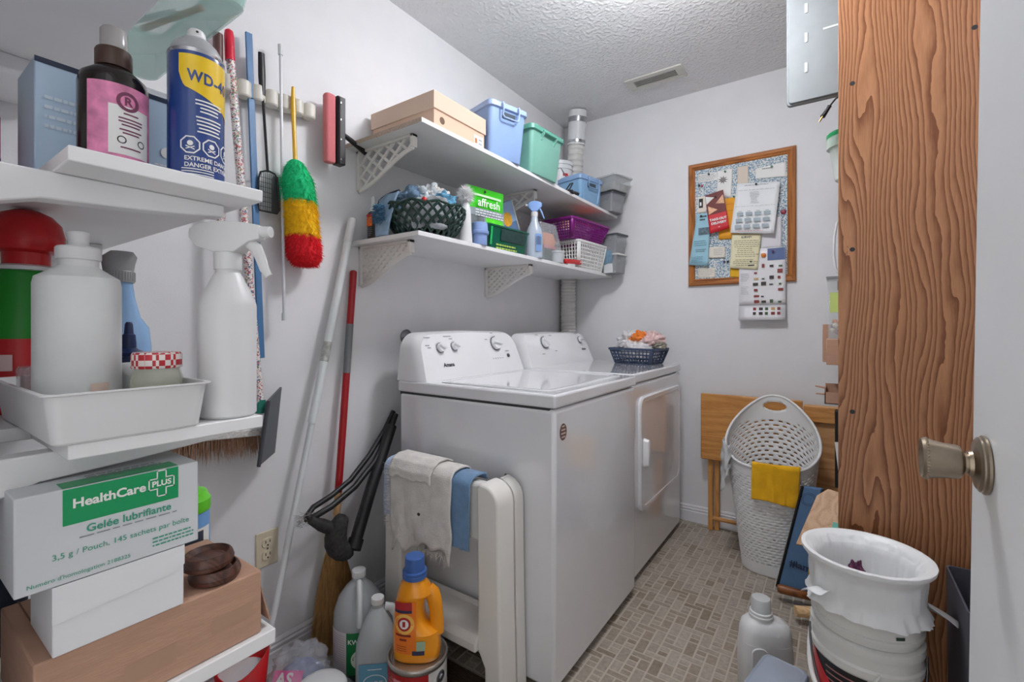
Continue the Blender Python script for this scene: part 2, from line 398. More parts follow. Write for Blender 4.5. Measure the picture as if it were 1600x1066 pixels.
def bracket(label, y, ztop, L, Hh, step, bw, solid=False):
    t = thing('shelf_bracket', label, 'bracket', (WX, y, ztop), group='lattice shelf brackets')
    f = MB(); f.box(.0005, .014, -.012, .012, -Hh, 0); f.box(.0005, L, -.012, .012, -.010, 0); f.box(L-.012, L, -.012, .012, -.045, 0)
    cv = []
    for i in range(25):
        q = i/24; x = .006+(L-.012)*q
        z = -Hh+(Hh-.045)*(3*q*q-2*q**3)*.75+(Hh-.045)*.25*q
        cv.append((x, z))
    f.tube([(x, 0, z) for x, z in cv], .006, 8, flat=1.6)
    f.build('rim', M_CREAM, t, bevel=.0015)
    def inside(x, z):
        if not (.008 < x < L-.006 and z < -.006): return False
        q = (x-.006)/(L-.012); return z > -Hh+(Hh-.045)*(3*q*q-2*q**3)*.75+(Hh-.045)*.25*q
    g = MB()
    for sgn, depth in ((1, -.001), (-1, .001)):
        k = -L-Hh
        while k < L+Hh:
            run = None; N = 160
            for i in range(N+1):
                x = L*i/N; z = sgn*(x-k)*.8 if sgn > 0 else -(x-k)*.8
                z = z-Hh/2 if True else z
                ins = inside(x, z)
                if ins and run is None: run = (x, z)
                if (not ins or i == N) and run is not None:
                    if abs(x-run[0]) > .006:
                        d = Vector((x-run[0], 0, z-run[1])); n = Vector((-d.z, 0, d.x)).normalized()*bw/2
                        a, c = Vector((run[0], depth, run[1])), Vector((x, depth, z)); e = Vector((0, .0035, 0))
                        g.add([a-n-e, c-n-e, c+n-e, a+n-e, a-n+e, c-n+e, c+n+e, a+n+e], [(0,3,2,1),(4,5,6,7),(0,1,5,4),(1,2,6,5),(2,3,7,6),(3,0,4,7)])
                    run = None
            k += step
    g.build('lattice', M_CREAM, t)
bracket('open lattice bracket under the raw end of the upper shelf', 1.135, S1-.016, .31, .150, .064, .0095)
bracket('open lattice bracket under the middle of the upper shelf', 1.93, S1-.016, .31, .150, .064, .0095)
bracket('fine lattice bracket under the near end of the lower shelf', 1.145, S2-.016, .285, .150, .034, .012)
bracket('fine lattice bracket under the middle of the lower shelf', 1.93, S2-.016, .285, .150, .034, .012)

# ---------------------------------------------------------------- washer and dryer
M_LCD = mat('knob_ring', '#6e7076', .4)
def console(parent, y0, y1, z0, z1, xb, xf, xt, name='console'):
    out = []; r = .075; n = 8
    out += [(y0, z0)]; 
    out += [(y0+.012+r-r*cos(radians(a)), z1-.006-r+r*sin(radians(a))) for a in range(8, 91, 10)]
    out += [(y0+(y1-y0)*.5, z1)]
    out += [(y1-.012-r+r*sin(radians(a)), z1-.006-r+r*cos(radians(a))) for a in range(0, 83, 10)]
    out += [(y1, z0)]
    cy, cz = (y0+y1)/2, z0
    def ring(k, xo):
        return [(xo+(xf-xo*0-xf)+ (xf+(xt-xf)*(z-z0)/(z1-z0)-xf), cy+(y-cy)*k, cz+(z-cz)*(1-(1-k)*1.2)) for y, z in out]
    fr = lambda k, off: [(xf+(xt-xf)*((z-z0)*(1-(1-k)*1.2))/(z1-z0)+off, cy+(y-cy)*k, cz+(z-cz)*(1-(1-k)*1.2)) for y, z in out]
    b = MB(); b.loft([[(xb, y, z) for y, z in out], fr(1, -.045), fr(.992, -.018), fr(.965, 0)])
    return b.build(name, M_WHITE2, parent, ang=50)
def knob(parent, x, y, z, r, tilt, name='knob', ang=20):
    """dial on the sloping console face; tilt is the face slope"""
    M = Matrix.Translation((x, y, z))@Matrix.Rotation(pi/2-tilt, 4, 'Y')
    k = MB().at(M).lathe([(r*1.0,0),(r*1.0,.003)], 28).build(name, M_LCD, parent)
    a = MB(); a.at(M).lathe([(r*.86,.003),(r*.84,.014),(r*.8,.016)], 28).build('dial', M_WHITE2, k)
    g = MB(); g.at(M@Matrix.Rotation(radians(ang), 4, 'Z')).box(-r*.82, r*.82, -r*.16, r*.16, .015, .026); g.build('grip', M_WHITE2, k, bevel=.003)
    tk = MB()
    for i in range(18):
        a_ = radians(20*i); tk.at(M@Matrix.Rotation(a_, 4, 'Z')).box(r*1.12, r*1.2, -.0007, .0007, -.0002, .0006)
    tk.build('dial_marks', M_GREY, k)
    return k
def appliance(name, label, cat, xb, xf, y0, y1):
    t = thing(name, label, cat, (0, 0, 0))
    MB().box(xb+.01, xf, y0, y1, .025, .868).build('cabinet', M_WHITE, t, bevel=.012, seg=3)
    MB().box(xb+.01, xf-.02, y0+.004, y1-.004, .862, .8715).build('seam', mat('dark_gap', '#3a3a3c', .8), t)
    MB().box(xb, xf+.003, y0-.001, y1+.001, .8715, .914).build('top', M_WHITE, t, bevel=.008, seg=3)
    for fx in (xb+.06, xf-.06):
        for fy in (y0+.05, y1-.05): MB().lathe([(.02,.0005),(.022,.012),(.012,.014),(.012,.03)], 14, fx, fy).build('foot', M_BLACK, t)
    return t
WXB, WXF, WY0, WY1 = -1.375, -.6875, 1.21, 1.89
t = appliance('washing_machine', 'white top-load washing machine with a towel stool against its side', 'washer', WXB, WXF, WY0, WY1)
ld = MB(); ld.loft([[(cx_, cy_, z) for cx_, cy_ in [(-.965+u, 1.55+v) for u, v in rrect(.235*k, .30*k, .03)]] for k, z in ((1.0,.9141),(1.0,.9165),(.985,.9185),(.93,.9185),(.92,.9165))])
ld.build('lid', M_WHITE, t, ang=25)
XF, XT = -1.235, -1.30; Z0, Z1 = .914, 1.102; tl = atan2(XF-XT, Z1-Z0)
console(t, WY0+.002, WY1-.004, Z0, Z1, WXB-.005, XF, XT)
def fx(z): return XF+(XT-XF)*(z-Z0)/(Z1-Z0)+.001
fd = Vector((XT-XF, 0, Z1-Z0)).normalized()
for y, z, r, a in ((1.337,1.035,.021,60),(1.42,1.038,.019,60),(1.70,1.042,.034,80)): knob(t, fx(z), y, z, r, tl, 'knob', a)
M2 = Matrix.Translation((fx(.985), 1.775, .985))@Matrix.Rotation(pi/2-tl, 4, 'Y')
MB().at(M2).lathe([(.009,0),(.0085,.004),(.007,.005)], 16).build('start_button', mat('button_dark', '#4a4a50', .4), t)
text(t, 'Amana', .022, (fx(.968)+.0006, 1.365, .968), (0,1,0), fd, M_INK, .03)
for i in range(5): quad(t, 'indicator_mark', M_GREY, (fx(.975)+.0006, 1.655+i*.017, .975), (0,1,0), fd, .008, .003)
for y, z, w_ in ((1.26,1.075,.035),(1.37,1.078,.045),(1.40,1.068,.02),(1.68,1.088,.02),(1.26,1.045,.022),(1.27,1.036,.018),(1.76,1.005,.03),(1.63,1.06,.02)): quad(t, 'dial_caption', M_GREY, (fx(z)+.0006, y, z), (0,1,0), fd, w_, .003)
# round energy sticker on the front
sk = MB(); sk.loft([[(WXF+x_, 1.262+u, .795+v) for u, v in ell(.022*k, .026*k, 28)] for x_, k in ((.0004, 1), (.001, .98))]); sk = sk.build('sticker', mat('sticker_brown', '#6d5248', .4), t)
for i, w_ in enumerate((.018,.026,.03,.024)): quad(sk, 'sticker_print', mat('sticker_print', '#c9b8ae', .5), (WXF+.0014, 1.262-w_/2, .810-i*.011), (0,1,0), (0,0,1), w_, .005)

DXB, DXF, DY0, DY1 = -1.375, -.714, 1.935, 2.672
t = appliance('clothes_dryer', 'white front-load clothes dryer beside the back wall', 'dryer', DXB, DXF, DY0, DY1)
console(t, DY0+.002, DY1-.004, Z0, Z1-.012, DXB-.005, XF, XT)
knob(t, fx(1.035), 2.135, 1.035, .034, tl, 'knob', 50); knob(t, fx(1.04), 2.55, 1.04, .02, tl, 'knob', 80)
text(t, 'Amana', .018, (fx(.985)+.0006, 2.57, .985), (0,1,0), fd, M_INK, .03)
for y, z, w_ in ((2.06,1.075,.03),(2.2,1.07,.03),(2.5,1.078,.05),(2.08,.975,.03),(2.22,.985,.025)): quad(t, 'dial_caption', M_GREY, (fx(z)+.0006, y, z), (0,1,0), fd, w_, .003)
dy, dz = 2.31, .55
dr = MB(); dr.loft([[(DXF+x_, dy+u, dz+v) for u, v in rrect(.315*k, .255*k2, .045, 6)] for x_, k, k2 in ((-.001,1.0,1.0),(.009,1.0,1.0),(.014,.985,.98),(.014,.93,.915),(.011,.915,.9))])
dr = dr.build('door', M_WHITE, t, ang=25)
hd = MB(); hd.loft([[(DXF+x_, 2.043+u, .555+v) for u, v in rrect(.014*k, .062*k2, .012)] for x_, k, k2 in ((.012,1.1,1.05),(.022,1,1),(.034,.9,.96),(.036,.7,.9))]); hd.build('handle', M_WHITE2, dr)
for z in (.42, .62): MB().box(DXF+.0002, DXF+.006, 2.632, 2.637, z, z+.07).build('hinge', M_STEELD, t)

# wall pipe collar behind the washer
t = thing('pipe_flange', 'round chrome pipe collar on the wall behind the washer', 'pipe', (WX, 1.375, 1.075))
fl_ = MB().at(Matrix.Rotation(pi/2, 4, 'Y')).lathe([(.031,.0005),(.032,.006),(.024,.014),(.014,.018),(.014,.035)], 24).build('collar', M_STEELD, t, ang=50)
MB().tube([(.03,0,0),(.06,0,-.004),(.085,.01,-.03),(.09,.02,-.09)], .013, 12).build('pipe_end', M_BLACK, t)

# dryer duct in the corner
t = thing('dryer_duct', 'white flexible dryer duct running up the corner through both shelves', 'duct', (-1.449, 2.732, .62))
def dpath(z):
    k = max(0, (z-1.40)/(2.46-1.40)); return (.128*k, -.115*k, z-.62)
pts, rs = [], []; z = .62
while z < 2.27:
    for dz_, r_ in ((0, .047), (.007, .052), (.014, .047)): pts.append(dpath(z+dz_)); rs.append(r_)
    z += .021 if z < 1.85 else .034
MB().tube(pts, rs, 24).build('hose', mat('duct_vinyl', '#dcdad6', .35, bump=.3, bscale=30), t, ang=60)
MB().tube([dpath(2.262), dpath(2.41)], .054, 24).build('pipe', M_PLW2, t)
MB().tube([dpath(2.275), dpath(2.29)], .057, 24).build('clamp', M_CHROME, t)
MB().tube([dpath(2.395), dpath(2.425)], .058, 24).build('clamp', M_CHROME, t)
MB().tube([dpath(2.42), dpath(2.464)], .056, 24).build('ceiling_collar', M_PLW, t)
# ---------------------------------------------------------------- narrow shelves beside the doorway, left foreground
M_NS = mat('painted_shelf', '#ededee', .4)
def narrow_shelf(label, z, y1, x1=-.64, th=.016, notch=True, yb=.13):
    t = thing('storage_shelf', label, 'shelf', (0, 0, z), group='white boards beside the doorway')
    if notch: MB().prism([(x1,yb),(x1,y1),(WX+.001,y1),(WX+.001,FY+.001),(-.80,FY+.001),(-.80,yb)], 'z', -th, 0).build('board', M_NS, t, bevel=.0015)
    else: MB().box(WX+.001, x1, FY+.001, y1, -th, 0).build('board', M_NS, t, bevel=.0015)
    for bx in (-.715, -1.25):
        P_ = [(FY+.001,-th-.0002),(y1-.022,-th-.0002),(y1-.022,-th-.017),(.20,-th-.026),(.12,-th-.031),(.08,-th-.044),(.055,-th-.07),(.035,-th-.12),(FY+.001,-th-.17)]
        MB().prism(P_, 'x', bx-.014, bx+.014).build('support_arm', M_NS, t, bevel=.002)
    return t
narrow_shelf('topmost narrow white shelf carrying the teal plastic bin', 1.632, .275, notch=False)
narrow_shelf('narrow white shelf holding the blue spray can and dark pump bottle', 1.303, .326)
narrow_shelf('narrow white shelf holding the white tray and spray bottle', .997, .326)
narrow_shelf('lowest narrow white shelf under the brown cardboard box', .69, .35, x1=-.652, notch=False, th=.02)

# teal bin on the topmost board
M_TEAL = mat('teal_clear_plastic', '#b2ddd3', .12, alpha=.42)
t = thing('plastic_bin', 'translucent teal plastic bin jutting over the topmost left shelf', 'bin', (-.985, .275, 1.6325))
b = MB(); b.rstack([(.195,.095,.0,.02),(.2,.1,.004,.02),(.22,.118,.11,.025)], cap1=False); b.build('tub', M_TEAL, t, solid=.003)
MB().tube([(x,y,.112) for x, y in rrect(.222,.12,.025,4)], .005, 6, closed=True).build('rim', M_TEAL, t)
for i in range(7):
    MB().tube([(.2+.003*k/4, -.06+.02*i, .02+.018*k) for k in range(5)], .0025, 6).build('rib', M_TEAL, t)
tag(MB().tube([(-1.0,.300,1.642),(-.862,.338,1.646)], .005, 8).build('pencil', mat('orange_plastic','#ee6a1c',.4)), 'orange pencil lying in the teal bin', 'pencil')
tag(MB().tube([(-1.04,.262,1.642),(-.90,.318,1.643)], .005, 8).build('pen', M_CLEAR2), 'clear plastic pen lying in the teal bin', 'pen')
b = MB(); b.rstack([(.05,.032,0,.01),(.052,.034,.03,.01),(.048,.03,.034,.01)]); tag(b.build('soap_dish', mat('pale_green_plastic','#cfe3b4',.5), loc=(-1.02,.22,1.638)), 'pale green dish inside the teal bin', 'dish')
b = MB(); b.rstack([(.07,.05,0,.012),(.072,.052,.05,.012),(.066,.046,.056,.01)]); tag(b.build('white_case', M_PLW, loc=(-.90,.25,1.7), rot=(0,0,.2)), 'white plastic case lying in the top of the teal bin', 'case')
o = MB().box(-.06,.06,-.03,.03,0,.06).build('small_box', mat('pale_box','#c9d6d8',.6), loc=(-.9,.25,1.638), bevel=.002); tag(o, 'pale cardboard box under the white case in the teal bin', 'box')

# long pale blue box
M_PB = mat('pale_blue_print', '#b9d0e6', .35, var=.05, vscale=6); M_NAVY = mat('navy_print', '#27314a', .35)
t = thing('appliance_box', 'long pale blue product box standing behind the dark pump bottle', 'box', (-.86, .228, 1.3035))
MB().box(-.048,.048,-.094,.094,0,.15).build('carton', [M_PB, M_NAVY], t, bevel=.0015)
quad(t, 'navy_edge', M_NAVY, (.0484,-.094,.143), (0,1,0), (0,0,1), .188, .007)
quad(t, 'navy_edge', M_NAVY, (.0484,.0,.0), (0,1,0), (0,0,1), .018, .143)
quad(t, 'blue_band', mat('band_blue','#6f93c4',.4), (.0485,.018,.005), (0,1,0), (0,0,1), .076, .022)
e = MB(); e.at(Matrix.Translation((.0487,.045,.07))@Matrix.Rotation(pi/2,4,'Y')).lathe([(.008,0),(.008,.0002)],20); e.build('emblem', M_PAPER, t)
lines(t, M_PAPER, (.0487,.03,.05), (0,1,0), (0,0,1), 3, .006, .04)
lines(t, mat('pale_print','#d5e2ee',.4), (.0487,-.085,.10), (0,1,0), (0,0,1), 4, .012, .06)
t = thing('gift_box', 'red and purple printed box at the left frame edge behind the blue box', 'box', (-.93,.07,1.3035))
MB().box(-.05,.05,-.045,.045,0,.085).build('carton', mat('magenta_print','#a01648',.4,var=.25,vscale=25), t, bevel=.002)
quad(t, 'purple_band', mat('purple_print','#4a2a6a',.4), (.0504,-.045,.0), (0,1,0), (0,0,1), .09, .03)
o = MB().box(-.045,.045,-.04,.04,0,.055).build('carton_box', mat('tan_print','#b7a58f',.6,var=.1,vscale=30), loc=(-.93,.07,1.3893), bevel=.002)
tag(o, 'tan printed carton stacked on the red and purple box', 'box')
o = thing('tube_bottle','clear capped tube lying on the pale blue box','bottle',(-.86,.27,1.468))
MB().tube([(0,-.05,0),(0,.03,0)], .013, 12).build('body', M_CLEAR2, o); MB().tube([(0,.03,0),(0,.05,0)], .011, 12).build('cap', M_INK, o)

# dark pump bottle
M_AMB = mat('dark_amber_plastic', '#1d1412', .15)
t = thing('pump_bottle', 'dark brown pump bottle with a pink flowered label', 'bottle', (-.757, .197, 1.3035), rz=radians(-15))
b = MB(); b.stack([(.033,.033,0),(.0355,.0355,.004),(.0355,.0355,.118),(.033,.033,.128),(.022,.022,.138),(.0165,.0165,.142)], 32, 2.0); b.build('body', M_AMB, t)
MB().lathe([(.0185,.142),(.019,.144),(.019,.162),(.0175,.165)]).build('collar', mat('brown_cap','#4b342b',.4), t)
MB().lathe([(.014,.165),(.014,.19),(.012,.193)]).build('pump', mat('pump_clear','#b9b5b2',.15,alpha=.7), t)
M_PINK = mat('pink_flower_print', '#e58bb4', .5, var=.28, vscale=55)
patch(t, 'pink_label', M_PINK, .0366, radians(-42), radians(72), .022, .112, 18)
patch(t, 'white_label', M_PAPER, .0369, radians(-8), radians(62), .026, .086, 12)
M_PLUM = mat('plum_ink','#7a3b5a',.5)
e = MB(); rg = [(.011,.0075)]
e.grid(lambda u,v: (.0372*cos(radians(22)+(.008+.004*v)*cos(2*pi*u)/.0372), .0372*sin(radians(22)+(.008+.004*v)*cos(2*pi*u)/.0372), .092+(.008+.004*v)*sin(2*pi*u)), 24, 1); e.build('emblem_ring', M_PLUM, t, fix=False)
ctext(t, 'R', .014, .0372, radians(22), .092, M_PLUM, .03)
for i, (wd, zz) in enumerate(((.016,.076),(.026,.070),(.026,.066),(.02,.062),(.024,.056),(.018,.052),(.022,.034))):
    patch(t, 'print_line', M_PLUM, .0372, radians(27)-wd/2/.037, radians(27)+wd/2/.037, zz, zz+.0018, 5)
for a_ in (12, 45):
    e = MB(); e.grid(lambda u,v: (.0372*cos(radians(a_)+(.0035+.0012*v)*cos(2*pi*u)/.0372), .0372*sin(radians(a_)+(.0035+.0012*v)*cos(2*pi*u)/.0372), .044+(.0035+.0012*v)*sin(2*pi*u)), 16, 1); e.build('seal_mark', M_INK, t, fix=False)

# blue and yellow spray can
M_WDB = mat('can_blue', '#1c3f86', .25, coat=.5); M_WDY = mat('can_yellow', '#f2c90c', .3, coat=.3)
t = thing('spray_can', 'blue aerosol spray can with a yellow shield label', 'can', (-.722, .277, 1.3035))
R_ = .033
MB().lathe([(.031,0),(.033,.002),(.033,.174),(.0322,.179)], 40).build('body', M_WDB, t)
MB().lathe([(.0325,.177),(.0333,.179),(.0333,.1815),(.0315,.183)], 40).build('top_seam', M_CHROME, t)
MB().lathe([(.0315,.1825),(.030,.188),(.025,.197),(.019,.2035),(.015,.2055)], 36).build('shoulder', mat('can_grey','#a9abad',.35), t)
MB().lathe([(.0145,.2052),(.0145,.207),(.0115,.210),(.0105,.217),(.0085,.220)], 24).build('nozzle', M_PLW, t)
MB().at(Matrix.Translation((.0098,-.003,.2145))@Matrix.Rotation(pi/2,4,'Y')).lathe([(.0016,-.002),(.0016,.001)],10).build('nozzle_hole', M_INK, t)
b = MB(); A0, A1 = radians(-56), radians(78)
def yl(u, v):
    lo = .128-.030*max(0,(u-.12))/.88 if u > .12 else .128+.02*(1-u/.12)**2; hi = .172
    a = A0+(A1-A0)*u+0; return (.0334*cos(a), .0334*sin(a), lo+(hi-lo)*v)
b.grid(yl, 30, 4); b.build('yellow_shield', M_WDY, t, fix=False)
vs, fs = textmesh('WD-40', .0205, .03, 'CENTER', 1.1); b = MB(); b.add([(.0337*cos(radians(8)+x*.80/.0337), .0337*sin(radians(8)+x*.80/.0337), .142+y-.06*x) for x, y in vs], fs); b.build('brand_lettering', M_WDB, t, fix=False)
rnd = random.Random(2)
for i in range(9):
    z = .112-.0048*i-(.003 if i > 3 else 0); wd = rnd.uniform(.022,.034)
    patch(t, 'print_line', M_PAPER, .0335, radians(6)-wd/2/.033, radians(6)+wd/2/.033, z, z+.002, 8)
for k, a_ in enumerate((-33, 10, 53)):
    b = MB(); b.grid(lambda u,v: (.0336*cos(radians(a_)+(.0105+.0018*v)*cos(2*pi*u+pi/8)/.0336), .0336*sin(radians(a_)+(.0105+.0018*v)*cos(2*pi*u+pi/8)/.0336), .053+(.0105+.0018*v)*sin(2*pi*u+pi/8)), 8, 1); h_ = b.build('hazard_octagon', M_PAPER, t, fix=False)
    b = MB(); b.grid(lambda u,v: (.0336*cos(radians(a_)+.0035*v*cos(2*pi*u)/.0336), .0336*sin(radians(a_)+.0035*v*cos(2*pi*u)/.0336), .055+.0035*v*sin(2*pi*u)), 10, 1); b.build('hazard_mark', M_PAPER, h_, fix=False)
    for s_ in (-1, 1):
        b = MB(); b.grid(lambda u,v: (.0336*cos(radians(a_)+(-.005+.01*u)/.0336), .0336*sin(radians(a_)+(-.005+.01*u)/.0336), .0485+s_*(-.002+.004*u)+.0014*v), 4, 1); b.build('hazard_mark', M_PAPER, h_, fix=False)
ctext(t, 'EXTREME DANGER', .0078, .0336, radians(12), .035, M_PAPER, .02)
ctext(t, 'DANGER EXTRÊME', .0078, .0336, radians(12), .0265, M_PAPER, .02)
for z in (.021, .0175, .014): patch(t, 'print_line', M_PAPER, .0335, radians(-50), radians(15), z, z+.0013, 10)

# white tray and what is in it
t = thing('plastic_tray', 'shallow white plastic tray on the narrow shelf full of bottles', 'tray', (-.765, .183, .9975))
b = MB(); b.rstack([(.128,.064,0,.008),(.13,.066,.002,.01),(.137,.072,.05,.012),(.141,.076,.0515,.012),(.141,.076,.053,.012),(.136,.071,.053,.012),(.127,.063,.004,.01)], cap1=True)
b.build('tray', M_PLW, t, ang=30)
ZT = .9975+.0045
t = thing('squeeze_bottle', 'large scuffed white plastic bottle with a push-pull cap in the tray', 'bottle', (-.742, .160, ZT), rz=radians(-20))
M_SCUFF = mat('scuffed_white', '#dddfde', .45, bump=.15, bscale=60, var=.05, vscale=18)
MB().stack([(.033,.036,0),(.0365,.0395,.004),(.0365,.0395,.165),(.035,.038,.173),(.021,.022,.184),(.018,.018,.187)], 32, 2.3).build('body', M_SCUFF, t)
MB().lathe([(.0185,.186),(.0185,.194),(.0205,.195),(.021,.197),(.021,.208),(.0195,.21)], 28).build('cap', M_PLW, t)
MB().lathe([(.0115,.2095),(.0095,.214),(.0105,.222),(.0115,.226),(.0105,.228)], 20).build('spout', M_PLW, t)
patch(t, 'peeled_label', mat('peeled_label','#dcc6b8',.7,var=.1,vscale=60), .0405, radians(22), radians(48), .01, .05, 6)
t = thing('glass_jar', 'small glass jar with a red and white checked lid in the tray', 'jar', (-.690, .2215, ZT)); t.scale = (1.02, 1.02, 1.16)
MB().lathe([(.022,0),(.0245,.003),(.0255,.02),(.0255,.045),(.022,.056),(.0215,.06)], 28, cap1=False).build('glass', mat('jar_glass','#dfe3d0',.05,alpha=.35), t, solid=.0012)
MB().lathe([(.0225,.002),(.0235,.02),(.0235,.038),(.0,.038)], 24).build('contents', mat('pale_green_contents','#b9b795',.6,alpha=.8,var=.25,vscale=60), t)
M_CHK = mat('checked_lid', '#d8a8a4', .35)
nt = M_CHK.node_tree; p = nt.nodes['Principled BSDF']; tc = nt.nodes.new('ShaderNodeTexCoord'); ck = nt.nodes.new('ShaderNodeTexChecker'); ck.inputs['Scale'].default_value = 170
ck.inputs[1].default_value = C('#c22a35'); ck.inputs[2].default_value = C('#efe6e2'); nt.links.new(tc.outputs['Object'], ck.inputs[0]); nt.links.new(ck.outputs[0], p.inputs['Base Color'])
MB().lathe([(.0245,.056),(.0252,.057),(.0252,.070),(.0235,.0725),(.0,.0725)], 30).build('lid', M_CHK, t)
patch(t, 'label', mat('cream_label','#e6dcae',.6), .0259, radians(0), radians(35), .02, .034, 8)
t = thing('ointment_tub', 'small white plastic tub beside the checked-lid jar', 'tub', (-.757, .226, ZT))
MB().lathe([(.019,0),(.02,.002),(.021,.05),(.021,.053)], 24).build('body', M_PLW2, t); MB().lathe([(.0225,.053),(.0228,.054),(.0228,.066),(.021,.068)], 24).build('lid', M_PLW, t)
patch(t, 'green_mark', mat('leaf_green','#3d6b3a',.6), .0213, radians(-25), radians(0), .01, .03, 5)
t = thing('glue_bottle', 'small bottle with a dark blue nozzle cap in the tray', 'bottle', (-.806, .226, ZT))
M_NVP = mat('navy_plastic', '#1c2c55', .35)
MB().lathe([(.014,0),(.015,.002),(.015,.06),(.012,.064)], 20).build('body', M_PLW2, t); MB().lathe([(.0125,.063),(.0125,.074),(.017,.075),(.019,.080),(.012,.083),(.0085,.086),(.0085,.092),(.0075,.104),(.0055,.106),(.0045,.119),(.003,.122)], 20).build('nozzle_cap', M_NVP, t)
t = thing('red_bottle', 'red bottle with a green label and wide red domed cap', 'bottle', (-.955, .150, .9975), rz=-.1)
MB().stack([(.036,.04,0),(.04,.045,.004),(.04,.045,.1),(.039,.044,.108)], 28, 2.3).build('body', M_RED, t)
MB().stack([(.0392,.0442,.1),(.0405,.0455,.112),(.036,.04,.16),(.027,.03,.196),(.0265,.029,.199)], 28, 2.3).build('green_sleeve', mat('green_sleeve','#128a1e',.35), t)
MB().lathe([(.026,.199),(.033,.200),(.0335,.205),(.026,.208)], 24).build('neck_ring', M_PLW, t)
MB().lathe([(.025,.207),(.0255,.225),(.036,.228),(.0405,.236),(.041,.25),(.037,.268),(.027,.28),(.012,.287),(.001,.288)], 30).build('cap', M_RED, t)
for zz in (.03, .06): patch(t, 'label_square', mat('pale_square','#e8c9c8',.5), .0462, radians(-42), radians(-20), zz, zz+.022, 5)
t = thing('pump_dispenser', 'small white bottle at the far left behind the red bottle', 'bottle', (-1.05, .125, .9975))
MB().lathe([(.028,0),(.03,.003),(.03,.15),(.022,.165),(.012,.17)], 24).build('body', M_PLW2, t); MB().lathe([(.014,.17),(.014,.19),(.008,.192),(.008,.21)], 16).build('cap', M_PLW, t)
t = thing('toilet_cleaner', 'pale blue angled-neck bottle with a grey ribbed cap behind the tray', 'bottle', (-.905, .249, .9975))
M_LB = mat('pale_blue_plastic', '#8db3dc', .2)
MB().stack([(.024,.03,0),(.027,.033,.004),(.027,.033,.09),(.025,.030,.118),(.017,.019,.135),(.015,.016,.165,0,-.004),(.0165,.017,.188,0,-.008),(.016,.016,.192,0,-.008)], 24, 2.2).build('body', M_LB, t)
cp = MB(); cp.lathe([(.0195,.188),(.0198,.19),(.0198,.204),(.0185,.206)], 36, 0, -.008); cp.stack([(.0185,.0185,.206),(.0195,.02,.217),(.017,.021,.228,0,.002),(.011,.014,.236,0,.004)], 24, 2.2, 0, -.008)
cp.build('cap', mat('grey_cap','#9b9c9d',.45), t)
rb = MB()
for i in range(36): a_ = 2*pi*i/36; rb.box(.0199*cos(a_)-.0006, .0199*cos(a_)+.0006, -.008+.0199*sin(a_)-.0006, -.008+.0199*sin(a_)+.0006, .190, .204)
tag(rb.build('cap_ribs', mat('grey_cap'), t), kind='stuff')
t = thing('pill_box', 'clear plastic box with coloured contents behind the scuffed white bottle', 'box', (-.823,.137,ZT))
MB().rstack([(.018,.014,0,.004),(.019,.015,.062,.004),(.017,.013,.066,.004)]).build('case', M_CLEAR2, t)
MB().box(-.015,.015,-.011,.011,.002,.02).build('contents', mat('navy_pills','#2b3a66',.5), t); MB().box(-.015,.015,-.011,.011,.021,.035).build('contents', mat('green_pills','#53b04a',.5), t); MB().box(-.015,.015,-.011,.011,.036,.055).build('contents', mat('rose_pills','#c98a8a',.5), t)

# white trigger spray bottle
t = thing('spray_bottle', 'plain white trigger spray bottle standing at the end of the narrow shelf', 'bottle', (-.678, .298, .9975), rz=radians(32))
MB().lathe([(.032,0),(.0345,.003),(.0345,.148),(.0338,.152),(.032,.158),(.018,.188),(.0145,.193),(.0145,.197)], 36).build('body', M_PLW, t, ang=25)
MB().lathe([(.0165,.197),(.0168,.198),(.0168,.218),(.0155,.220)], 24).build('collar', M_PLW, t)
hd = MB(); hd.loft([[(x, y, z) for y, z in pr] for x, pr in (
   (-.048, [(-.010,.240),(.010,.240),(.0105,.246),(.009,.252),(-.009,.252),(-.0105,.246)]),
   (-.036, [(-.013,.228),(.013,.228),(.0135,.246),(.011,.258),(-.011,.258),(-.0135,.246)]),
   (-.012, [(-.014,.220),(.014,.220),(.0145,.246),(.012,.262),(-.012,.262),(-.0145,.246)]),
   (.016,  [(-.013,.220),(.013,.220),(.0135,.245),(.011,.261),(-.011,.261),(-.0135,.245)]),
   (.034,  [(-.010,.234),(.010,.234),(.0105,.246),(.009,.259),(-.009,.259),(-.0105,.246)]),
   (.048,  [(-.008,.238),(.008,.238),(.0085,.246),(.008,.256),(-.008,.256),(-.0085,.246)]))]); hd.build('spray_head', M_PLW, t, ang=40, bevel=.001)
MB().tube([(.048,0,.248),(.060,0,.248)], .0075, 16).build('nozzle', M_PLW, t)
MB().tube([(.030,0,.234),(.040,0,.226),(.0465,0,.212),(.051,0,.198),(.0575,0,.188)], [.005,.005,.0045,.004,.003], 10, flat=1.6).build('trigger', M_PLW, t)

# boxes on the lowest board
t = thing('cardboard_box', 'long brown cardboard box with taped lid on the lowest narrow shelf', 'box', (-.745, .221, .6905))
MB().box(-.085,.085,-.113,.113,0,.0862).build('carton', M_CARD, t, bevel=.002)
fo = MB(); fo.at(Matrix.Translation((.02,.1135,.06))@Matrix.Rotation(.25,4,'X')).box(-.06,.06,0,.0016,-.055,.0); fo.build('end_flap', M_CARD, t)
quad(t, 'packing_tape', mat('dull_tape','#b08d76',.3), (.0854,-.04,.02), (0,1,0), (0,0,1), .05, .022)
quad(t, 'packing_tape', mat('dull_tape'), (.0854,.05,.03), (0,1,0), (0,0,1), .05, .018)
MB().box(-.085,.085,-.0985,-.097,.0862,.0868).build('lid_seam', mat('seam_brown','#7c5a44',.9), t)
t = thing('white_carton', 'plain white carton with a tuck lid between the brown and green-banded boxes', 'box', (-.706, .180, .7771), rz=radians(0))
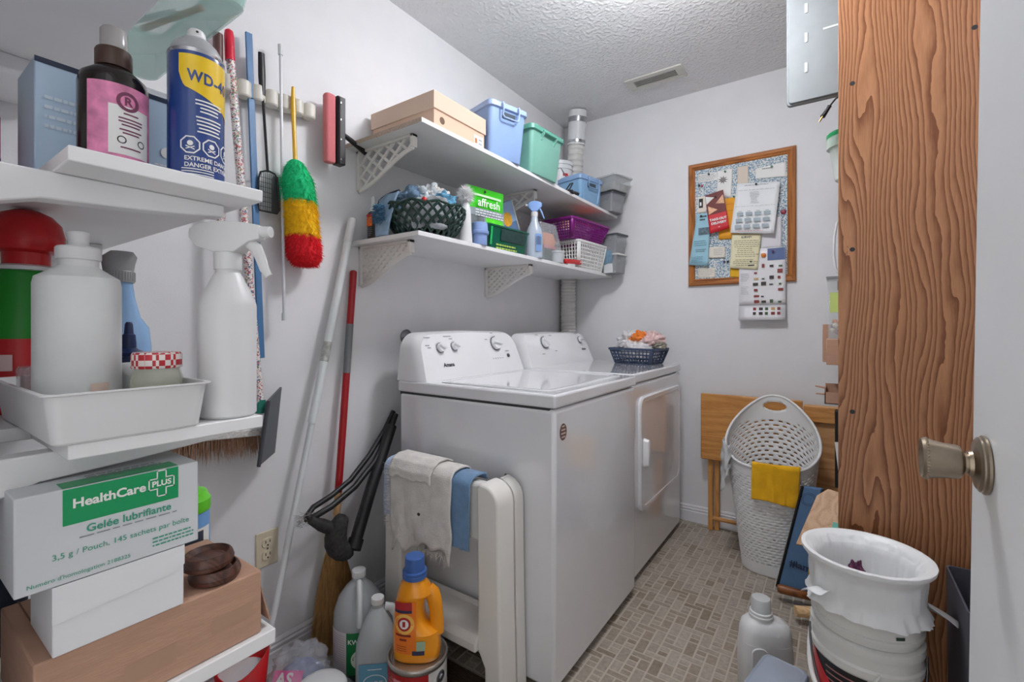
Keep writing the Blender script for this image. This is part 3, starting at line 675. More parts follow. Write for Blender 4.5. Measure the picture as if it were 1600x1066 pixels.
MB().box(-.049,.049,-.0585,.0585,0,.072).build('carton', mat('white_card','#e6e7ea',.5), t, bevel=.0015)
lp = MB(); lp.prism([(-.0588,.0728),(.0588,.0728),(.0588,.050),(.052,.044),(-.0588,.034)], 'x', .0492, .0502); lp.build('lid_flap', mat('white_card'), t)
t = thing('supply_box', 'white and green printed supply box stacked on the white carton', 'box', (-.711, .174, .8503), rz=radians(0))
M_SUP = mat('supply_card', '#d3d6d9', .45); M_GRN = mat('green_print', '#0f9a5c', .4); M_TGRN = mat('green_text', '#3f9d80', .5)
MB().box(-.055,.055,-.08,.08,0,.0985).build('carton', M_SUP, t, bevel=.0015)
quad(t, 'green_banner', M_GRN, (.0554,-.045,.060), (0,1,0), (0,0,1), .103, .0375)
bn = MB(); bn.add([(.0546,-.045,.0989),(.0546,.058,.0989),(.028,.058,.0989),(.028,-.045,.0989)], [(0,1,2,3)]); bn.build('green_banner', M_GRN, t, fix=False)
X_ = (0,1,0); Z_ = (0,0,1)
text(t, 'HealthCare', .0135, (.0557,-.006,.081), X_, Z_, M_PAPER, .03)
cr_ = MB(); g = .0557
for y0,y1,z0,z1 in ((.036,.046,.0665,.0678),(.036,.046,.0962,.0975),(.036,.0373,.0665,.076),(.0447,.046,.0665,.076),(.036,.0373,.088,.0975),(.0447,.046,.088,.0975),(.028,.0373,.0755,.0768),(.0447,.054,.0755,.0768),(.028,.0373,.0875,.0888),(.0447,.054,.0875,.0888),(.028,.0293,.0755,.0888),(.0527,.054,.0755,.0888)):
    cr_.add([(g,y0,z0),(g,y1,z0),(g,y1,z1),(g,y0,z1)], [(0,1,2,3)])
cr_.build('cross_outline', M_PAPER, t, fix=False)
text(t, 'PLUS', .009, (.0558,.041,.082), X_, Z_, M_PAPER, .035)
text(t, 'Gelée lubrifiante', .0115, (.0557,.012,.0515), X_, Z_, M_TGRN, .02)
lines(t, M_GREY, (.0557,-.032,.0435), X_, Z_, 1, .004, .095, .3)
text(t, '3,5 g / Pouch, 145 sachets par boîte', .0085, (.0557,.008,.030), X_, Z_, M_TGRN, .0)
text(t, "Numéro d'homologation 2188325", .006, (.0557,-.030,.008), X_, Z_, M_TGRN, .0)
lines(t, M_TGRN, (.0557,.032,.018), X_, Z_, 3, .0042, .042, .4)
lines(t, M_TGRN, (.052,-.02,.0991), X_, (-1,0,0), 1, .004, .06, .4)
lines(t, M_GREY, (.02,-.02,.0991), X_, (-1,0,0), 3, .008, .07, .4)
t = thing('cleaning_wipes', 'canister of cleaning wipes with a bright green lid behind the supply box', 'canister', (-.868, .316, .6905))
MB().lathe([(.033,0),(.0345,.003),(.0345,.125),(.033,.128)], 30).build('body', mat('wipes_blue','#6f9fd6',.35), t)
patch(t, 'label_white', M_PAPER, .0348, radians(-80), radians(50), .075, .104, 16); patch(t, 'label_dark', mat('wipes_dark','#3b4656',.4), .0351, radians(-20), radians(25), .078, .1, 8); patch(t, 'label_navy', mat('wipes_navy','#35619f',.4), .0348, radians(-80), radians(50), .02, .055, 16)
MB().lathe([(.0355,.128),(.036,.13),(.036,.146),(.033,.15),(.03,.158),(.02,.162)], 30).build('lid', mat('lime_lid','#69d42c',.3), t)
M_WAL = mat_wood('walnut_cup', '#2c1712', '#5a372b', 'X', 20, .35)
for i, (dx, dy, rz, rx) in enumerate(((0,0,0,0),(-.004,-.007,.2,.08))):
    cup = MB().lathe([(.026,0),(.0295,.003),(.031,.009),(.029,.015),(.027,.018),(.025,.0185),(.02,.012),(.0,.011)], 34).build('caster_cup', M_WAL, loc=(-.690+dx, .287+dy, .7772+i*.0187), rot=(rx*0, 0, rz), ang=30)
    tag(cup, ('lower of two dark wooden caster cups on the brown box', 'upper of two dark wooden caster cups on the brown box')[i], 'caster cup')
b = MB(); b.stack([(.05,.03,0),(.07,.045,.02),(.075,.045,.08),(.06,.035,.13),(.03,.02,.15)], 18, 2.4)
tag(b.build('fabric_pouch', mat('navy_cloth','#232a3c',.9,bump=.4,bscale=90), loc=(-.93,.10,.6905)), 'dark navy pouch behind the stacked boxes on the lowest shelf', 'pouch')
# ---------------------------------------------------------------- tools hung on the left wall
M_HANG = mat('hanger_plastic', '#e4e0d6', .4)
t = thing('tool_hanger', 'cream wall-mounted tool hanger strip with seven round grips', 'tool hanger', (WX, .635, 1.838))
MB().at(Matrix.Rotation(radians(3.5), 4, 'X')).box(.0004, .010, -.005, .295, -.017, .017).build('rail', M_HANG, t, bevel=.002)
for k in range(7):
    y = .018+k*.043; z = .018*y/.3
    g = MB(); g.at(Matrix.Translation((.030, y, z))).lathe([(.0175,-.024),(.0205,-.02),(.0205,.022),(.0185,.024),(.0145,.024),(.0130,.010),(.0,.010)], 14); g.build('grip', M_HANG, t, ang=30)
    MB().box(.010, .022, y-.012, y+.012, z-.014, z+.014).build('grip_arm', M_HANG, t)

M_FLOR = mat('flower_print_handle', '#e6d9d6', .35)
nt = M_FLOR.node_tree; p = nt.nodes['Principled BSDF']; tc = nt.nodes.new('ShaderNodeTexCoord'); vo = nt.nodes.new('ShaderNodeTexVoronoi'); vo.inputs['Scale'].default_value = 300
nt.links.new(tc.outputs['Object'], vo.inputs['Vector']); cr = nt.nodes.new('ShaderNodeValToRGB'); cr.color_ramp.interpolation = 'CONSTANT'
els = [(0,'#efeae6'),(.42,'#c94f5c'),(.55,'#efeae6'),(.62,'#54749e'),(.74,'#efeae6'),(.78,'#5d8b5a'),(.86,'#e8c9c0')]
cr.color_ramp.elements[0].color = C(els[0][1]); cr.color_ramp.elements[1].position = els[1][0]; cr.color_ramp.elements[1].color = C(els[1][1])
for q, c_ in els[2:]: e = cr.color_ramp.elements.new(q); e.color = C(c_)
sp = nt.nodes.new('ShaderNodeSeparateColor'); nt.links.new(vo.outputs['Color'], sp.inputs[0]); nt.links.new(sp.outputs[0], cr.inputs[0]); nt.links.new(cr.outputs[0], p.inputs['Base Color'])

t = thing('dustpan', 'long-handled dustpan with a flower print handle and grey pan', 'dustpan', (-1.44, .72, .70))
MB().tube([(.002,.004,.17),(-.032,-.068,1.235)], .0115, 14).build('handle', M_FLOR, t)
MB().tube([(-.0315,-.067,1.205),(-.0325,-.0695,1.275),(-.0328,-.070,1.292),(-.033,-.0705,1.298)], [.0135,.0135,.011,.004], 14).build('handle_tip', mat('pink_red_tip','#d91f3c',.3), t)
MB().tube([(.003,.003,.155),(.001,.006,.195)], .014, 12).build('socket', mat('teal_socket','#2f8f7c',.4), t)
pn = MB(); pn.add([(.045,-.022,.005),(-.028,.066,.016),(-.022,.085,.225),(.048,.004,.195),(.04,-.027,.005),(-.033,.061,.016),(-.027,.080,.225),(.043,-.001,.195)], [(0,1,2,3),(7,6,5,4),(0,4,5,1),(1,5,6,2),(2,6,7,3),(3,7,4,0)])
pn.build('pan', mat('dark_grey_plastic','#5f6166',.5,bump=.1), t, bevel=.002)
MB().tube([(.045,-.022,.005),(.05,.005,.197)], .005, 8).build('pan_lip', mat('slate_plastic','#474a50',.5), t)

t = thing('push_broom', 'broom with brown bristles hanging bristle side down on the wall', 'broom', (-1.455, .60, .79))
MB().tube([(0,.03,.02),(-.012,.018,1.10)], .0115, 14).build('handle', M_FLOR, t)
MB().tube([(-.012,.018,1.09),(-.012,.018,1.175)], .013, 12).build('handle_tip', mat('brown_tip','#5b3a36',.4), t)
MB().at(Matrix.Rotation(radians(-5),4,'X')).box(-.025,.025,-.105,.128,.008,.030).build('head', mat('printed_head','#d8d5d2',.4,var=.3,vscale=120), t, bevel=.003)
MB().at(Matrix.Rotation(radians(-5),4,'X')).box(-.026,.026,-.122,-.105,.004,.026).build('end_cap', mat('yellow_cap','#e2b41c',.4), t, bevel=.003)
rnd = random.Random(5); base = []
for i in range(46):
    for j in range(7):
        y = -.10+.226*i/45; base.append(((-.021+.007*j+rnd.uniform(-.002,.002), y+rnd.uniform(-.002,.002), .009-.087*y), (0, .06*(y-.01)/.1, -1)))
tag(fuzz(base, .068, .0013, rnd, .07).build('bristles', mat('brown_bristle','#b08a70',.7,var=.3,vscale=300), t, fix=False), kind='stuff')

t = thing('yardstick', 'narrow blue flat strip hanging on the wall beside the patterned handle', 'strip', (-1.478, .735, 1.02))
MB().at(Matrix.Translation((0,.012,0))@Matrix.Rotation(radians(2.2),4,'X')).box(-.004,.004,-.0095,.0095,0,1.0).build('strip', mat('slat_blue','#4a79a8',.4,var=.15,vscale=3,vstretch=(1,1,.4)), t, bevel=.001)
MB().at(Matrix.Translation((.0042,-.018,.8))).lathe([(.003,0),(.003,.001)],10).build('hole', M_INK, t)

t = thing('fly_swatter', 'black wire-handled fly swatter hanging from the third grip', 'fly swatter', (-1.468, .762, 1.48))
MB().tube([(0,-.02,.49),(0,-.018,.42),(0,-.016,.36)], [.010,.0115,.009], 10, flat=.7).build('grip_handle', M_BLACK, t, ang=60)
MB().tube([(0,-.016,.365),(0,-.008,.25),(0,.0,.125)], .0042, 8).build('wire', M_BLACK, t)
b = MB(); b.tube([(0,y,z) for y, z in [(-.026,.0),(.03,.0),(.037,.012),(.032,.11),(.022,.125),(.0,.13),(-.022,.12),(-.028,.1),(-.030,.02)]], .003, 6, closed=True)
for i in range(1, 9): b.tube([(0,-.029+.0072*i,.003),(0,-.026+.0064*i,.122)], .0007, 4)
for i in range(1, 8): b.tube([(0,-.028,.015*i),(0,.034,.015*i)], .0007, 4)
b.build('mesh_head', M_BLACK, t); MB().box(-.001,.001,.012,.034,.003,.118).build('solid_web', mat('dark_web','#2c2c2e',.5,alpha=.85), t)

t = thing('curtain_rod', 'thin white metal rod hanging upright beside the feather duster', 'rod', (-1.462, .806, 1.15))
MB().tube([(0,.006,.0),(0,-.006,.86)], .0048, 10).build('rod', mat('rod_white','#d9dade',.3), t)
MB().tube([(0,-.006,.84),(0,-.0065,.872)], .0075, 10).build('end_cap', M_PLW2, t); MB().tube([(0,.006,-.012),(0,.006,.012)], .0075, 10).build('end_cap', M_PLW2, t)

t = thing('feather_duster', 'fluffy duster in green, yellow and red bands on a yellow handle', 'duster', (-1.447, .865, 1.325))
MB().tube([(-.006,-.028,.575),(-.006,-.028,.52),(-.004,-.026,.43),(0,-.024,.33)], [.005,.008,.0065,.007], 10).build('handle', mat('yellow_handle','#e6b31e',.35), t)
def dpr(z): # radius of the fluff along its length
    return .058*min(1, ((z+.02)/.05)**.5 if z < .03 else 1)*(1 if z < .24 else max(.2, 1-((z-.24)/.10)**2.2*.8))
for nm, col, z0, z1 in (('red_fluff','#ee2230',.0,.095),('yellow_fluff','#fbc912',.09,.205),('green_fluff','#14c881',.2,.335)):
    rnd = random.Random(int(z0*1000)+3); base = []; co = MB()
    N = 8; co.lathe([(max(.004, dpr(z0+(z1-z0)*i/N)*.86), z0+(z1-z0)*i/N) for i in range(N+1)], 20, 0, 0)
    for v in co.v: v.y += .012-.036*(v.z/.33)
    m_ = mat(nm+'_yarn', col, .8, var=.15, vscale=90, bump=.5, bscale=140)
    core = co.build(nm, m_, t)
    for i in range(1700):
        z = rnd.uniform(z0, z1); a = rnd.uniform(0, 2*pi); r = dpr(z)*.84
        base.append(((r*cos(a), r*sin(a)+.012-.036*(z/.33), z), (cos(a), sin(a), -1.3)))
    if z0 == 0:
        for i in range(500):
            a = rnd.uniform(0, 2*pi); r = rnd.uniform(0,.034); base.append(((r*cos(a), r*sin(a)+.012, .004), (.4*cos(a), .4*sin(a), -1)))
    tag(fuzz(base, .017, .0009, rnd, .45).build('strands', m_, core, fix=False), kind='stuff')

t = thing('squeegee', 'black window squeegee with a pink sponge hung beside the shelves', 'squeegee', (-1.452, .99, 1.81))
MB().at(Matrix.Translation((0,-.022,0))).rstack([(.014,.017,-.118,.01),(.016,.019,-.112,.01),(.016,.019,.112,.01),(.014,.017,.118,.01)]).build('sponge', mat('pink_sponge','#d4777b',.8,bump=.4,bscale=150), t)
MB().box(-.016,.018,.0,.032,-.118,.122).build('blade_holder', M_BLACK, t, bevel=.003)
for z in (-.10,-.03,.04,.10): MB().cyl((.018,.012,z),(.0192,.012,z),.0032,10).build('rivet', M_CHROME, t)
MB().box(.0185,.022,.004,.009,-.112,.116).build('rubber_blade', mat('rubber','#0c0c0d',.6), t)
MB().tube([(0,.03,0),(-.002,.07,-.012),(-.02,.15,-.03)], [.008,.0095,.0105], 12).build('handle', M_BLACK, t)

# poles leaning on the wall
t = thing('extension_pole', 'white telescoping pole leaning against the wall', 'pole', (-1.435, .714, .001))
P0, P1 = Vector((0,0,0)), Vector((-.047,.371,1.52))
def pp(k): return P0.lerp(P1, k)
MB().tube([pp(0), pp(.53)], .0105, 14).build('lower_tube', mat('pole_white','#dfe2e4',.3), t); MB().tube([pp(.52), pp(.945)], .014, 14).build('upper_tube', mat('pole_white2','#e3e8e8',.3), t)
MB().tube([pp(.94), pp(1)], .0155, 14).build('end_grip', M_PLW, t); MB().tube([pp(.655), pp(.70)], .0143, 14).build('foil_label', mat('worn_label','#b9bab4',.4,var=.35,vscale=70), t)
t = thing('corn_broom', 'straw broom with a red and grey handle standing behind the jugs', 'broom', (-1.452, .992, .001))
H0, H1 = Vector((0,.0,.38)), Vector((-.042,.107,1.325))
def hh(k): return H0.lerp(H1, k)
MB().tube([hh(0), hh(.16)], .0125, 14).build('bare_handle', mat_wood('pine_handle','#c98f58','#e8bd8a','Z',12,.5), t); MB().tube([hh(.155), hh(1), H1+Vector((-.0003,.0006,.004))], [.013,.013,.008], 14).build('red_handle', mat('red_paint','#a3121b',.3), t)
MB().tube([hh(.60), hh(.79)], .0136, 14).build('grey_tape', mat('grey_tape','#77797c',.45), t)
M_STRAW = mat('straw','#a9814c',.85,var=.45,vscale=160,vstretch=(1,1,.05))
b = MB(); b.stack([(.046,.074,.0),(.042,.068,.10),(.034,.052,.22),(.024,.030,.32),(.015,.015,.39)], 20, 2.2, .0, .0); b.build('straw_bundle', M_STRAW, t)
rnd = random.Random(9); base = []
for i in range(1500):
    a = rnd.uniform(0,2*pi); z = rnd.uniform(.15,.34); k = z/.34
    rx, ry = .048*(1-k)+.024*k, .076*(1-k)+.028*k; base.append(((rx*cos(a), ry*sin(a), z), (.12*cos(a), .25*sin(a), -1)))
base = [(p, d) for p, d in base if p[2] > .13 or True]
st = fuzz([((p[0],p[1],max(p[2],.16)), d) for p, d in base], .15, .0013, rnd, .05); tag(st.build('straws', M_STRAW, t, fix=False), kind='stuff')

# vacuum wand and hose
M_VAC = mat('vacuum_black', '#1b1b1d', .45, var=.2, vscale=60); M_DUST = mat('dusty_black','#2a2928',.7,var=.6,vscale=90)
t = thing('vacuum_hose', 'black vacuum wand and hose with a dusty brush head by the washer', 'vacuum', (-1.352, .925, .37))
MB().tube([(.012,.065,.01),(-.03,.165,.16),(-.077,.30,.36)], .021, 16).build('wand', M_VAC, t)
MB().tube([(.016,.056,-.004),(.008,.075,.024)], .0255, 16).build('wand_collar', M_VAC, t)
MB().tube([(.014,.062,.0),(.0,.035,-.01),(-.012,.012,.01),(-.014,.005,.05),(-.006,.018,.095),(-.0,.035,.12)], [.024,.036,.042,.038,.03,.020], 16).build('brush_head', M_DUST, t, ang=70, sub=1)
MB().tube([(-.012,.01,.07),(-.02,-.04,.105),(-.024,-.075,.13)], [.022,.02,.012], 14).build('neck', M_DUST, t)
MB().tube([(-.085,.33,.40),(-.07,.28,.33),(-.055,.20,.245),(-.035,.10,.185),(-.024,.0,.15),(-.03,-.055,.135),(-.04,-.072,.13)], .0105, 10).build('hose', M_VAC, t, ang=80)
MB().tube([(-.10,.33,.41),(-.09,.28,.35),(-.08,.20,.27),(-.06,.10,.205),(-.052,.02,.175),(-.056,-.045,.155),(-.05,-.074,.133),(-.04,-.076,.128)], .0095, 10).build('hose', M_VAC, t, ang=80)
rnd = random.Random(4); base = [((-.03+rnd.uniform(-.03,.0), -.085+rnd.uniform(-.015,.04), .125+rnd.uniform(-.015,.02)), (rnd.uniform(-.3,.3), -1, .3)) for i in range(160)]
tag(fuzz(base, .022, .0006, rnd, .5).build('brush_bristles', mat('pale_bristle','#8d8a86',.7), t, fix=False), kind='stuff')

# ---------------------------------------------------------------- step stool and rags
M_STOOL = mat('stool_plastic', '#e9e6e0', .35)
t = thing('step_stool', 'white plastic folding step stool leaning beside the washer', 'stool', (-1.032, 1.12, .001))
def leg(sx, y0, y1, name, inn, outer, zt):
    P_ = []
    for a in range(0, 91, 15): P_.append((outer-.06+.06*cos(radians(a)), zt-.06+.06*sin(radians(a))))
    P_ += [(inn+.012, zt), (inn, zt-.012), (inn+.006, .30), (inn+.002, .17), (inn+.03, .12), (inn+.034, 0), (outer+.012, 0), (outer+.004,.3)]
    MB().prism([(sx*u, v) for u, v in P_], 'y', y0, y1).build(name, M_STOOL, t, bevel=.012, seg=3)
for sx in (-1, 1):
    leg(sx, -.055, .028, 'front_leg', .160, .242, .655); leg(sx, .034, .078, 'rear_leg', .180, .240, .650)
MB().box(-.185,.185,-.040,.0,.475,.650).build('back_panel', M_STOOL, t, bevel=.012, seg=3)
sp = MB(); sp.prism([(-.072,.165),(-.072,.19),(-.06,.207),(-.04,.212),(.055,.212),(.06,.222),(.07,.222),(.07,.165)], 'x', -.172, .172); sp.build('step', mat('step_grip','#dedad4',.6,bump=.6,bscale=400), t, bevel=.006)

def drape(name, m, parent, x0, x1, path, nx, wr, seed, hem=0, thick=.004, skew=0, taper=0):
    """cloth hung over a bar; path = (y, z) points from front hem over the top to the back hem"""
    ps = [Vector((0, a, c)) for a, c in path]; L = [0]
    for i in range(1, len(ps)): L.append(L[-1]+(ps[i]-ps[i-1]).length)
    def at(s):
        s *= L[-1]
        for i in range(1, len(ps)):
            if s <= L[i]+1e-9: k = (s-L[i-1])/(L[i]-L[i-1]); return ps[i-1].lerp(ps[i], k)
        return ps[-1]
    def fn(u, v):
        q = at(v); x = x0+(x1-x0)*u; f = max(0, 1-v*2.2)
        n = noise.noise(Vector((u*3.2+seed, v*2.5, seed)))*wr+noise.noise(Vector((u*9+seed, v*5, seed*2)))*wr*.35
        hz = hem*noise.noise(Vector((u*6+seed, 7, seed)))*f*f
        return (x+skew*f+taper*f*(u-.5)+wr*.5*noise.noise(Vector((v*4, seed, u))), q.y-abs(n)*(.35+f), q.z+hz)
    return MB().grid(fn, nx, 36).build(name, m, parent, solid=thick, ang=80)
TOPZ = .652
t = thing('blue_towel', 'blue terry towel hanging over the stool under the frayed white rag', 'towel', (-1.032, 1.12, .001))
M_BT = mat('blue_terry', '#6e90b4', .95, bump=.8, bscale=350, var=.1, vscale=40, sheen=.3)
drape('hanging_panel', M_BT, t, .045, .142, [(-.064,.452),(-.064,.55),(-.062,.645),(-.05,.661),(-.03,.667),(.0,.667),(.02,.662),(.024,.645)], 20, .005, 3.3, .003, .006)
drape('hanging_panel', mat('pale_blue_cloth','#a5b6d2',.9,bump=.4,bscale=300,var=.05), t, -.238, -.178, [(-.062,.475),(-.062,.55),(-.061,.645),(-.048,.661),(-.03,.666),(.0,.666),(.02,.662),(.024,.62)], 20, .004, 8.1, .003, .004)
t = thing('frayed_rag', 'frayed dirty white rag hanging over the back of the step stool', 'rag', (-1.032, 1.12, .001))
M_RAG = mat('rag_white', '#dcd8d2', .95, bump=.8, bscale=250, var=.1, vscale=25, sheen=.2)
drape('cloth', M_RAG, t, -.190, .075, [(-.074,.415),(-.076,.52),(-.073,.62),(-.070,.655),(-.053,.674),(-.03,.679),(.0,.678),(.02,.672),(.029,.64),(.03,.60)], 44, .021, 1.7, .06, .005, skew=.01)
drape('fold', M_RAG, t, -.190, .0, [(-.082,.625),(-.080,.650),(-.066,.676),(-.04,.688),(.0,.688),(.025,.676)], 26, .006, 5.1, .02, .005)
rnd = random.Random(12); base = []
for i in range(260):
    x = rnd.uniform(-.185,.08); base.append(((x, -.082+rnd.uniform(-.006,.006), .425+.05*noise.noise(Vector((x*20,3,1)))), (rnd.uniform(-.4,.4), -.1, -1)))
for i in range(160): base.append(((-.189, -.08, rnd.uniform(.44,.66)), (-1, -.3, rnd.uniform(-.6,.3))))
tag(fuzz(base, .026, .0006, rnd, .35).build('fringe', M_RAG, t, fix=False), kind='stuff')
MB().ball((-.03,-.102,.535), .006, .003, .005, 10, 6).build('burn_hole', M_INK, t)

# ---------------------------------------------------------------- jugs, paint can, detergent on the floor
def jug_handle(t, m, pts, r): return MB().tube(pts, r, 12, flat=1.5).build('handle', m, t, ang=70)
M_JUGC = mat('jug_clear', '#b6babd', .18, alpha=.88)
t = thing('cleaner_jug', 'big clear jug of dark green cleaner with a green and white label', 'jug', (-1.280, .962, .001), rz=radians(-35))
MB().stack([(.073,.073,0),(.078,.078,.006),(.078,.078,.16)], 36, 2.0).build('liquid', mat('dark_green_liquid','#2a3b37',.15,alpha=.96), t)
MB().stack([(.0785,.0785,.158),(.079,.079,.17),(.076,.076,.205),(.062,.062,.245),(.04,.04,.275),(.021,.021,.292),(.018,.018,.305)], 36, 2.0).build('shoulder', M_JUGC, t)
MB().lathe([(.0215,.303),(.022,.305),(.022,.322),(.0205,.324)], 24).build('cap', M_PLW, t)
jug_handle(t, mat('jug_handle','#d9dcdc',.3), [(.030,0,.296),(.048,0,.288),(.060,0,.272),(.070,0,.235),(.079,0,.195),(.079,0,.185)], .0095)
patch(t, 'white_label', mat('label_grey_white','#cfc9ca',.5), .0795, radians(-85), radians(-30), .035, .165, 14); patch(t, 'green_label', mat('label_green','#0d7a3e',.4), .0797, radians(-30), radians(40), .035, .165, 14)
for i in range(16): patch(t, 'print_line', mat('label_rose_print','#a98a8e',.6), .0798, radians(-82), radians(-34), .045+i*.0072, .0462+i*.0072, 8)
b = MB(); b.grid(lambda u,v: (.080*cos(radians(2)+.03*v*cos(2*pi*u)/.08), .080*sin(radians(2)+.03*v*cos(2*pi*u)/.08), .082+.03*v*sin(2*pi*u)), 24, 2); b.build('label_disc', mat('cream_label2','#dfe6d6',.5), t, fix=False)
b = MB(); b.grid(lambda u,v: (.0803*cos(radians(6)+.014*v*cos(2*pi*u)/.08), .0803*sin(radians(6)+.014*v*cos(2*pi*u)/.08), .09+.014*v*sin(2*pi*u)), 16, 2); b.build('label_leaf', mat('label_dkgreen','#1d4a2a',.5), t, fix=False)
ctext(t, 'KWIK', .02, .0801, radians(-8), .137, M_PAPER, .02); patch(t, 'print_line', M_INK, .0803, radians(-8), radians(16), .064, .069, 6)
t = thing('vinegar_jug', 'grey translucent jug with a pale blue oval label beside the paint can', 'jug', (-1.137, .922, .001), rz=radians(42))
MB().stack([(.058,.048,0),(.062,.052,.006),(.062,.052,.15),(.060,.050,.175),(.045,.040,.225),(.024,.024,.262),(.016,.016,.272),(.016,.016,.285)], 36, 3.2).build('body', mat('jug_grey','#aeb3b6',.2,alpha=.95), t)
MB().lathe([(.0185,.283),(.019,.284),(.019,.299),(.0175,.301)], 24).build('cap', M_PLW, t)
jug_handle(t, mat('jug_handle2','#c9cdcf',.2), [(.022,0,.270),(.04,0,.268),(.055,0,.245),(.062,0,.20),(.062,0,.165)], .009)
b = MB(); b.grid(lambda u,v: (-.045+.09*u, -.0535-.0*u, .03+.105*v), 4, 4); b.build('label', mat('label_teal','#5f9bb8',.5), t, fix=False)
b = MB(); b.grid(lambda u,v: ((.032+.002*v)*cos(2*pi*u), -.0540, .08+(.022+.002*v)*sin(2*pi*u)), 30, 1); b.build('label_oval', M_PAPER, t, fix=False)
text(t, "ALLEN'S", .013, (0,-.0542,.08), (1,0,0), (0,0,1), M_PAPER, .02)
for z in (.05,.045,.118): quad(t, 'print_line', M_PAPER, (-.02,-.0541,z), (1,0,0), (0,0,1), .04, .0022)

t = thing('paint_can', 'red-labelled metal paint can under the orange detergent bottle', 'paint can', (-.985, .940, .001), rz=radians(-45))
M_TIN = mat('can_tin', '#b9b7b2', .35, metal=.85, var=.15, vscale=30)
MB().lathe([(.083,0),(.085,.003),(.083,.006),(.083,.176),(.086,.180),(.0865,.184),(.085,.187),(.081,.188),(.078,.184),(.074,.180),(.072,.180),(.070,.177),(.0,.177)], 48).build('can', M_TIN, t, ang=40)
patch(t, 'red_label', mat('paint_red','#a81218',.35), .0836, radians(-92), radians(22), .012, .172, 30); patch(t, 'white_label', mat('paint_white_label','#cfcdca',.4,var=.08,vscale=40), .0836, radians(22), radians(92), .012, .172, 18)
b = MB(); b.grid(lambda u,v: (.0839*cos(radians(-45)+.055*v*cos(2*pi*u)/.083), .0839*sin(radians(-45)+.055*v*cos(2*pi*u)/.083), .148+.011*v*sin(2*pi*u)), 20, 2); b.build('label_swash', mat('paint_pale','#c9848c',.5), t, fix=False)
patch(t, 'print_line', mat('paint_pale'), .084, radians(-62), radians(-26), .126, .132, 10)
MB().at(Matrix.Translation((.083*cos(radians(50)), .083*sin(radians(50)), .145))@Matrix.Rotation(radians(50),4,'Z')@Matrix.Rotation(pi/2,4,'Y')).lathe([(.016,0),(.016,.002),(.012,.004),(.009,.003),(.007,.007),(.0,.008)], 20).build('bail_ear', M_STEELD, t)

M_OR = mat('detergent_orange', '#f39a0d', .3, coat=.3); M_CAPB = mat('cap_blue', '#3f66ab', .35)
t = thing('detergent_bottle', 'orange laundry detergent bottle with a blue cap on the paint can', 'bottle', (-.985, .940, .1795), rz=radians(33))
# body with a through handle on the right: a spine, a grip column and bridges above and below the opening
def ringpath(rows): return [[(cx+x, y, z) for x, y in ell(a, c, 28, e)] for cx, a, c, z, e in rows]
b = MB(); b.loft(ringpath([(0,.060,.040,0,2.8),(0,.066,.045,.006,2.8),(.0,.067,.046,.03,2.6),(-.001,.066,.046,.062,2.6),(-.002,.066,.046,.078,2.6)])); b.build('base_body', M_OR, t, ang=60)
b = MB(); b.loft(ringpath([(-.002,.066,.046,.076,2.6),(-.012,.055,.045,.09,2.5),(-.020,.045,.044,.105,2.4),(-.022,.042,.0435,.13,2.4),(-.02,.041,.043,.15,2.4),(-.014,.043,.042,.17,2.4),(-.006,.049,.041,.182,2.4)])); b.build('spine_body', M_OR, t, ang=60)
b = MB(); b.loft(ringpath([(-.006,.049,.041,.180,2.4),(-.006,.047,.039,.19,2.3),(-.008,.040,.035,.205,2.2),(-.008,.031,.030,.216,2.1),(-.008,.029,.029,.222,2.0)])); b.build('shoulder', M_OR, t, ang=60)
MB().tube([(.030,0,.19),(.042,0,.178),(.050,0,.155),(.054,0,.125),(.056,0,.095),(.052,0,.068)], [.014,.0165,.0155,.0145,.015,.018], 16, flat=1.35).build('handle', M_OR, t, ang=80)
MB().lathe([(.031,.220),(.0345,.223),(.0345,.232),(.033,.234),(.0345,.236),(.0345,.242),(.028,.244),(.0275,.272),(.027,.280),(.0245,.283),(.0,.283)], 36, -.008, 0).build('cap', M_CAPB, t, ang=30)
M_LBO = mat('label_orange', '#ee7a1c', .4); M_LBY = mat('label_yellow', '#f6c05a', .4); yq = -.0475
def bodyy(x, z):
    k = max(0, min(1, (z-.07)/.04)); cx = -.001-.020*k; a = .067-.024*k; c = .0465-.0025*k
    return -c*max(.02, 1-abs((x-cx)/a)**2.5)**(1/2.5)-.0012
def fq(name, m, x0, x1, z0, z1, dy=0):
    b = MB(); b.grid(lambda u,v: (x0+(x1-x0)*u, bodyy(x0+(x1-x0)*u, z0+(z1-z0)*v)-dy, z0+(z1-z0)*v), 10, 12); return b.build(name, m, t, fix=False)
fq('label', M_LBO, -.056, .006, .03, .172); fq('label_band_red', mat('label_red','#b3252b',.4), -.055, -.005, .150, .172, .0004); fq('label_band_navy', mat('label_navy2','#2a2d50',.4), -.055, -.005, .142, .150, .0004)
for nm, r0, m_, dd in (('seal_glow',.028,M_LBY,.0003),('seal_ring',.019,mat('label_red'),.0006),('seal_center',.013,M_PAPER,.0009)):
    b = MB(); b.grid(lambda u,v: (-.027+r0*v*cos(2*pi*u), bodyy(-.027+r0*v*cos(2*pi*u), .112+r0*v*sin(2*pi*u))-dd, .112+r0*v*sin(2*pi*u)), 24, 3); b.build(nm, m_, t, fix=False)
MB().box(-.031,-.023,-.0470,-.0466,.105,.120).build('seal_mark', mat('label_red'), t)
for z, w_ in ((.078,.045),(.066,.02)): fq('print_line', mat('label_maroon','#8c2b1c',.5), -.030-w_/2, -.030+w_/2, z, z+.006, .0005)
for z in (.050,.044,.038): fq('print_line', mat('label_maroon'), -.05, -.02, z, z+.0015, .0005)
fq('label_corner', mat('label_navy2'), -.004, .030, .028, .040, .0006); fq('label_corner', mat('label_sea','#9fb99a',.4), .008, .032, .040, .066, .0004)

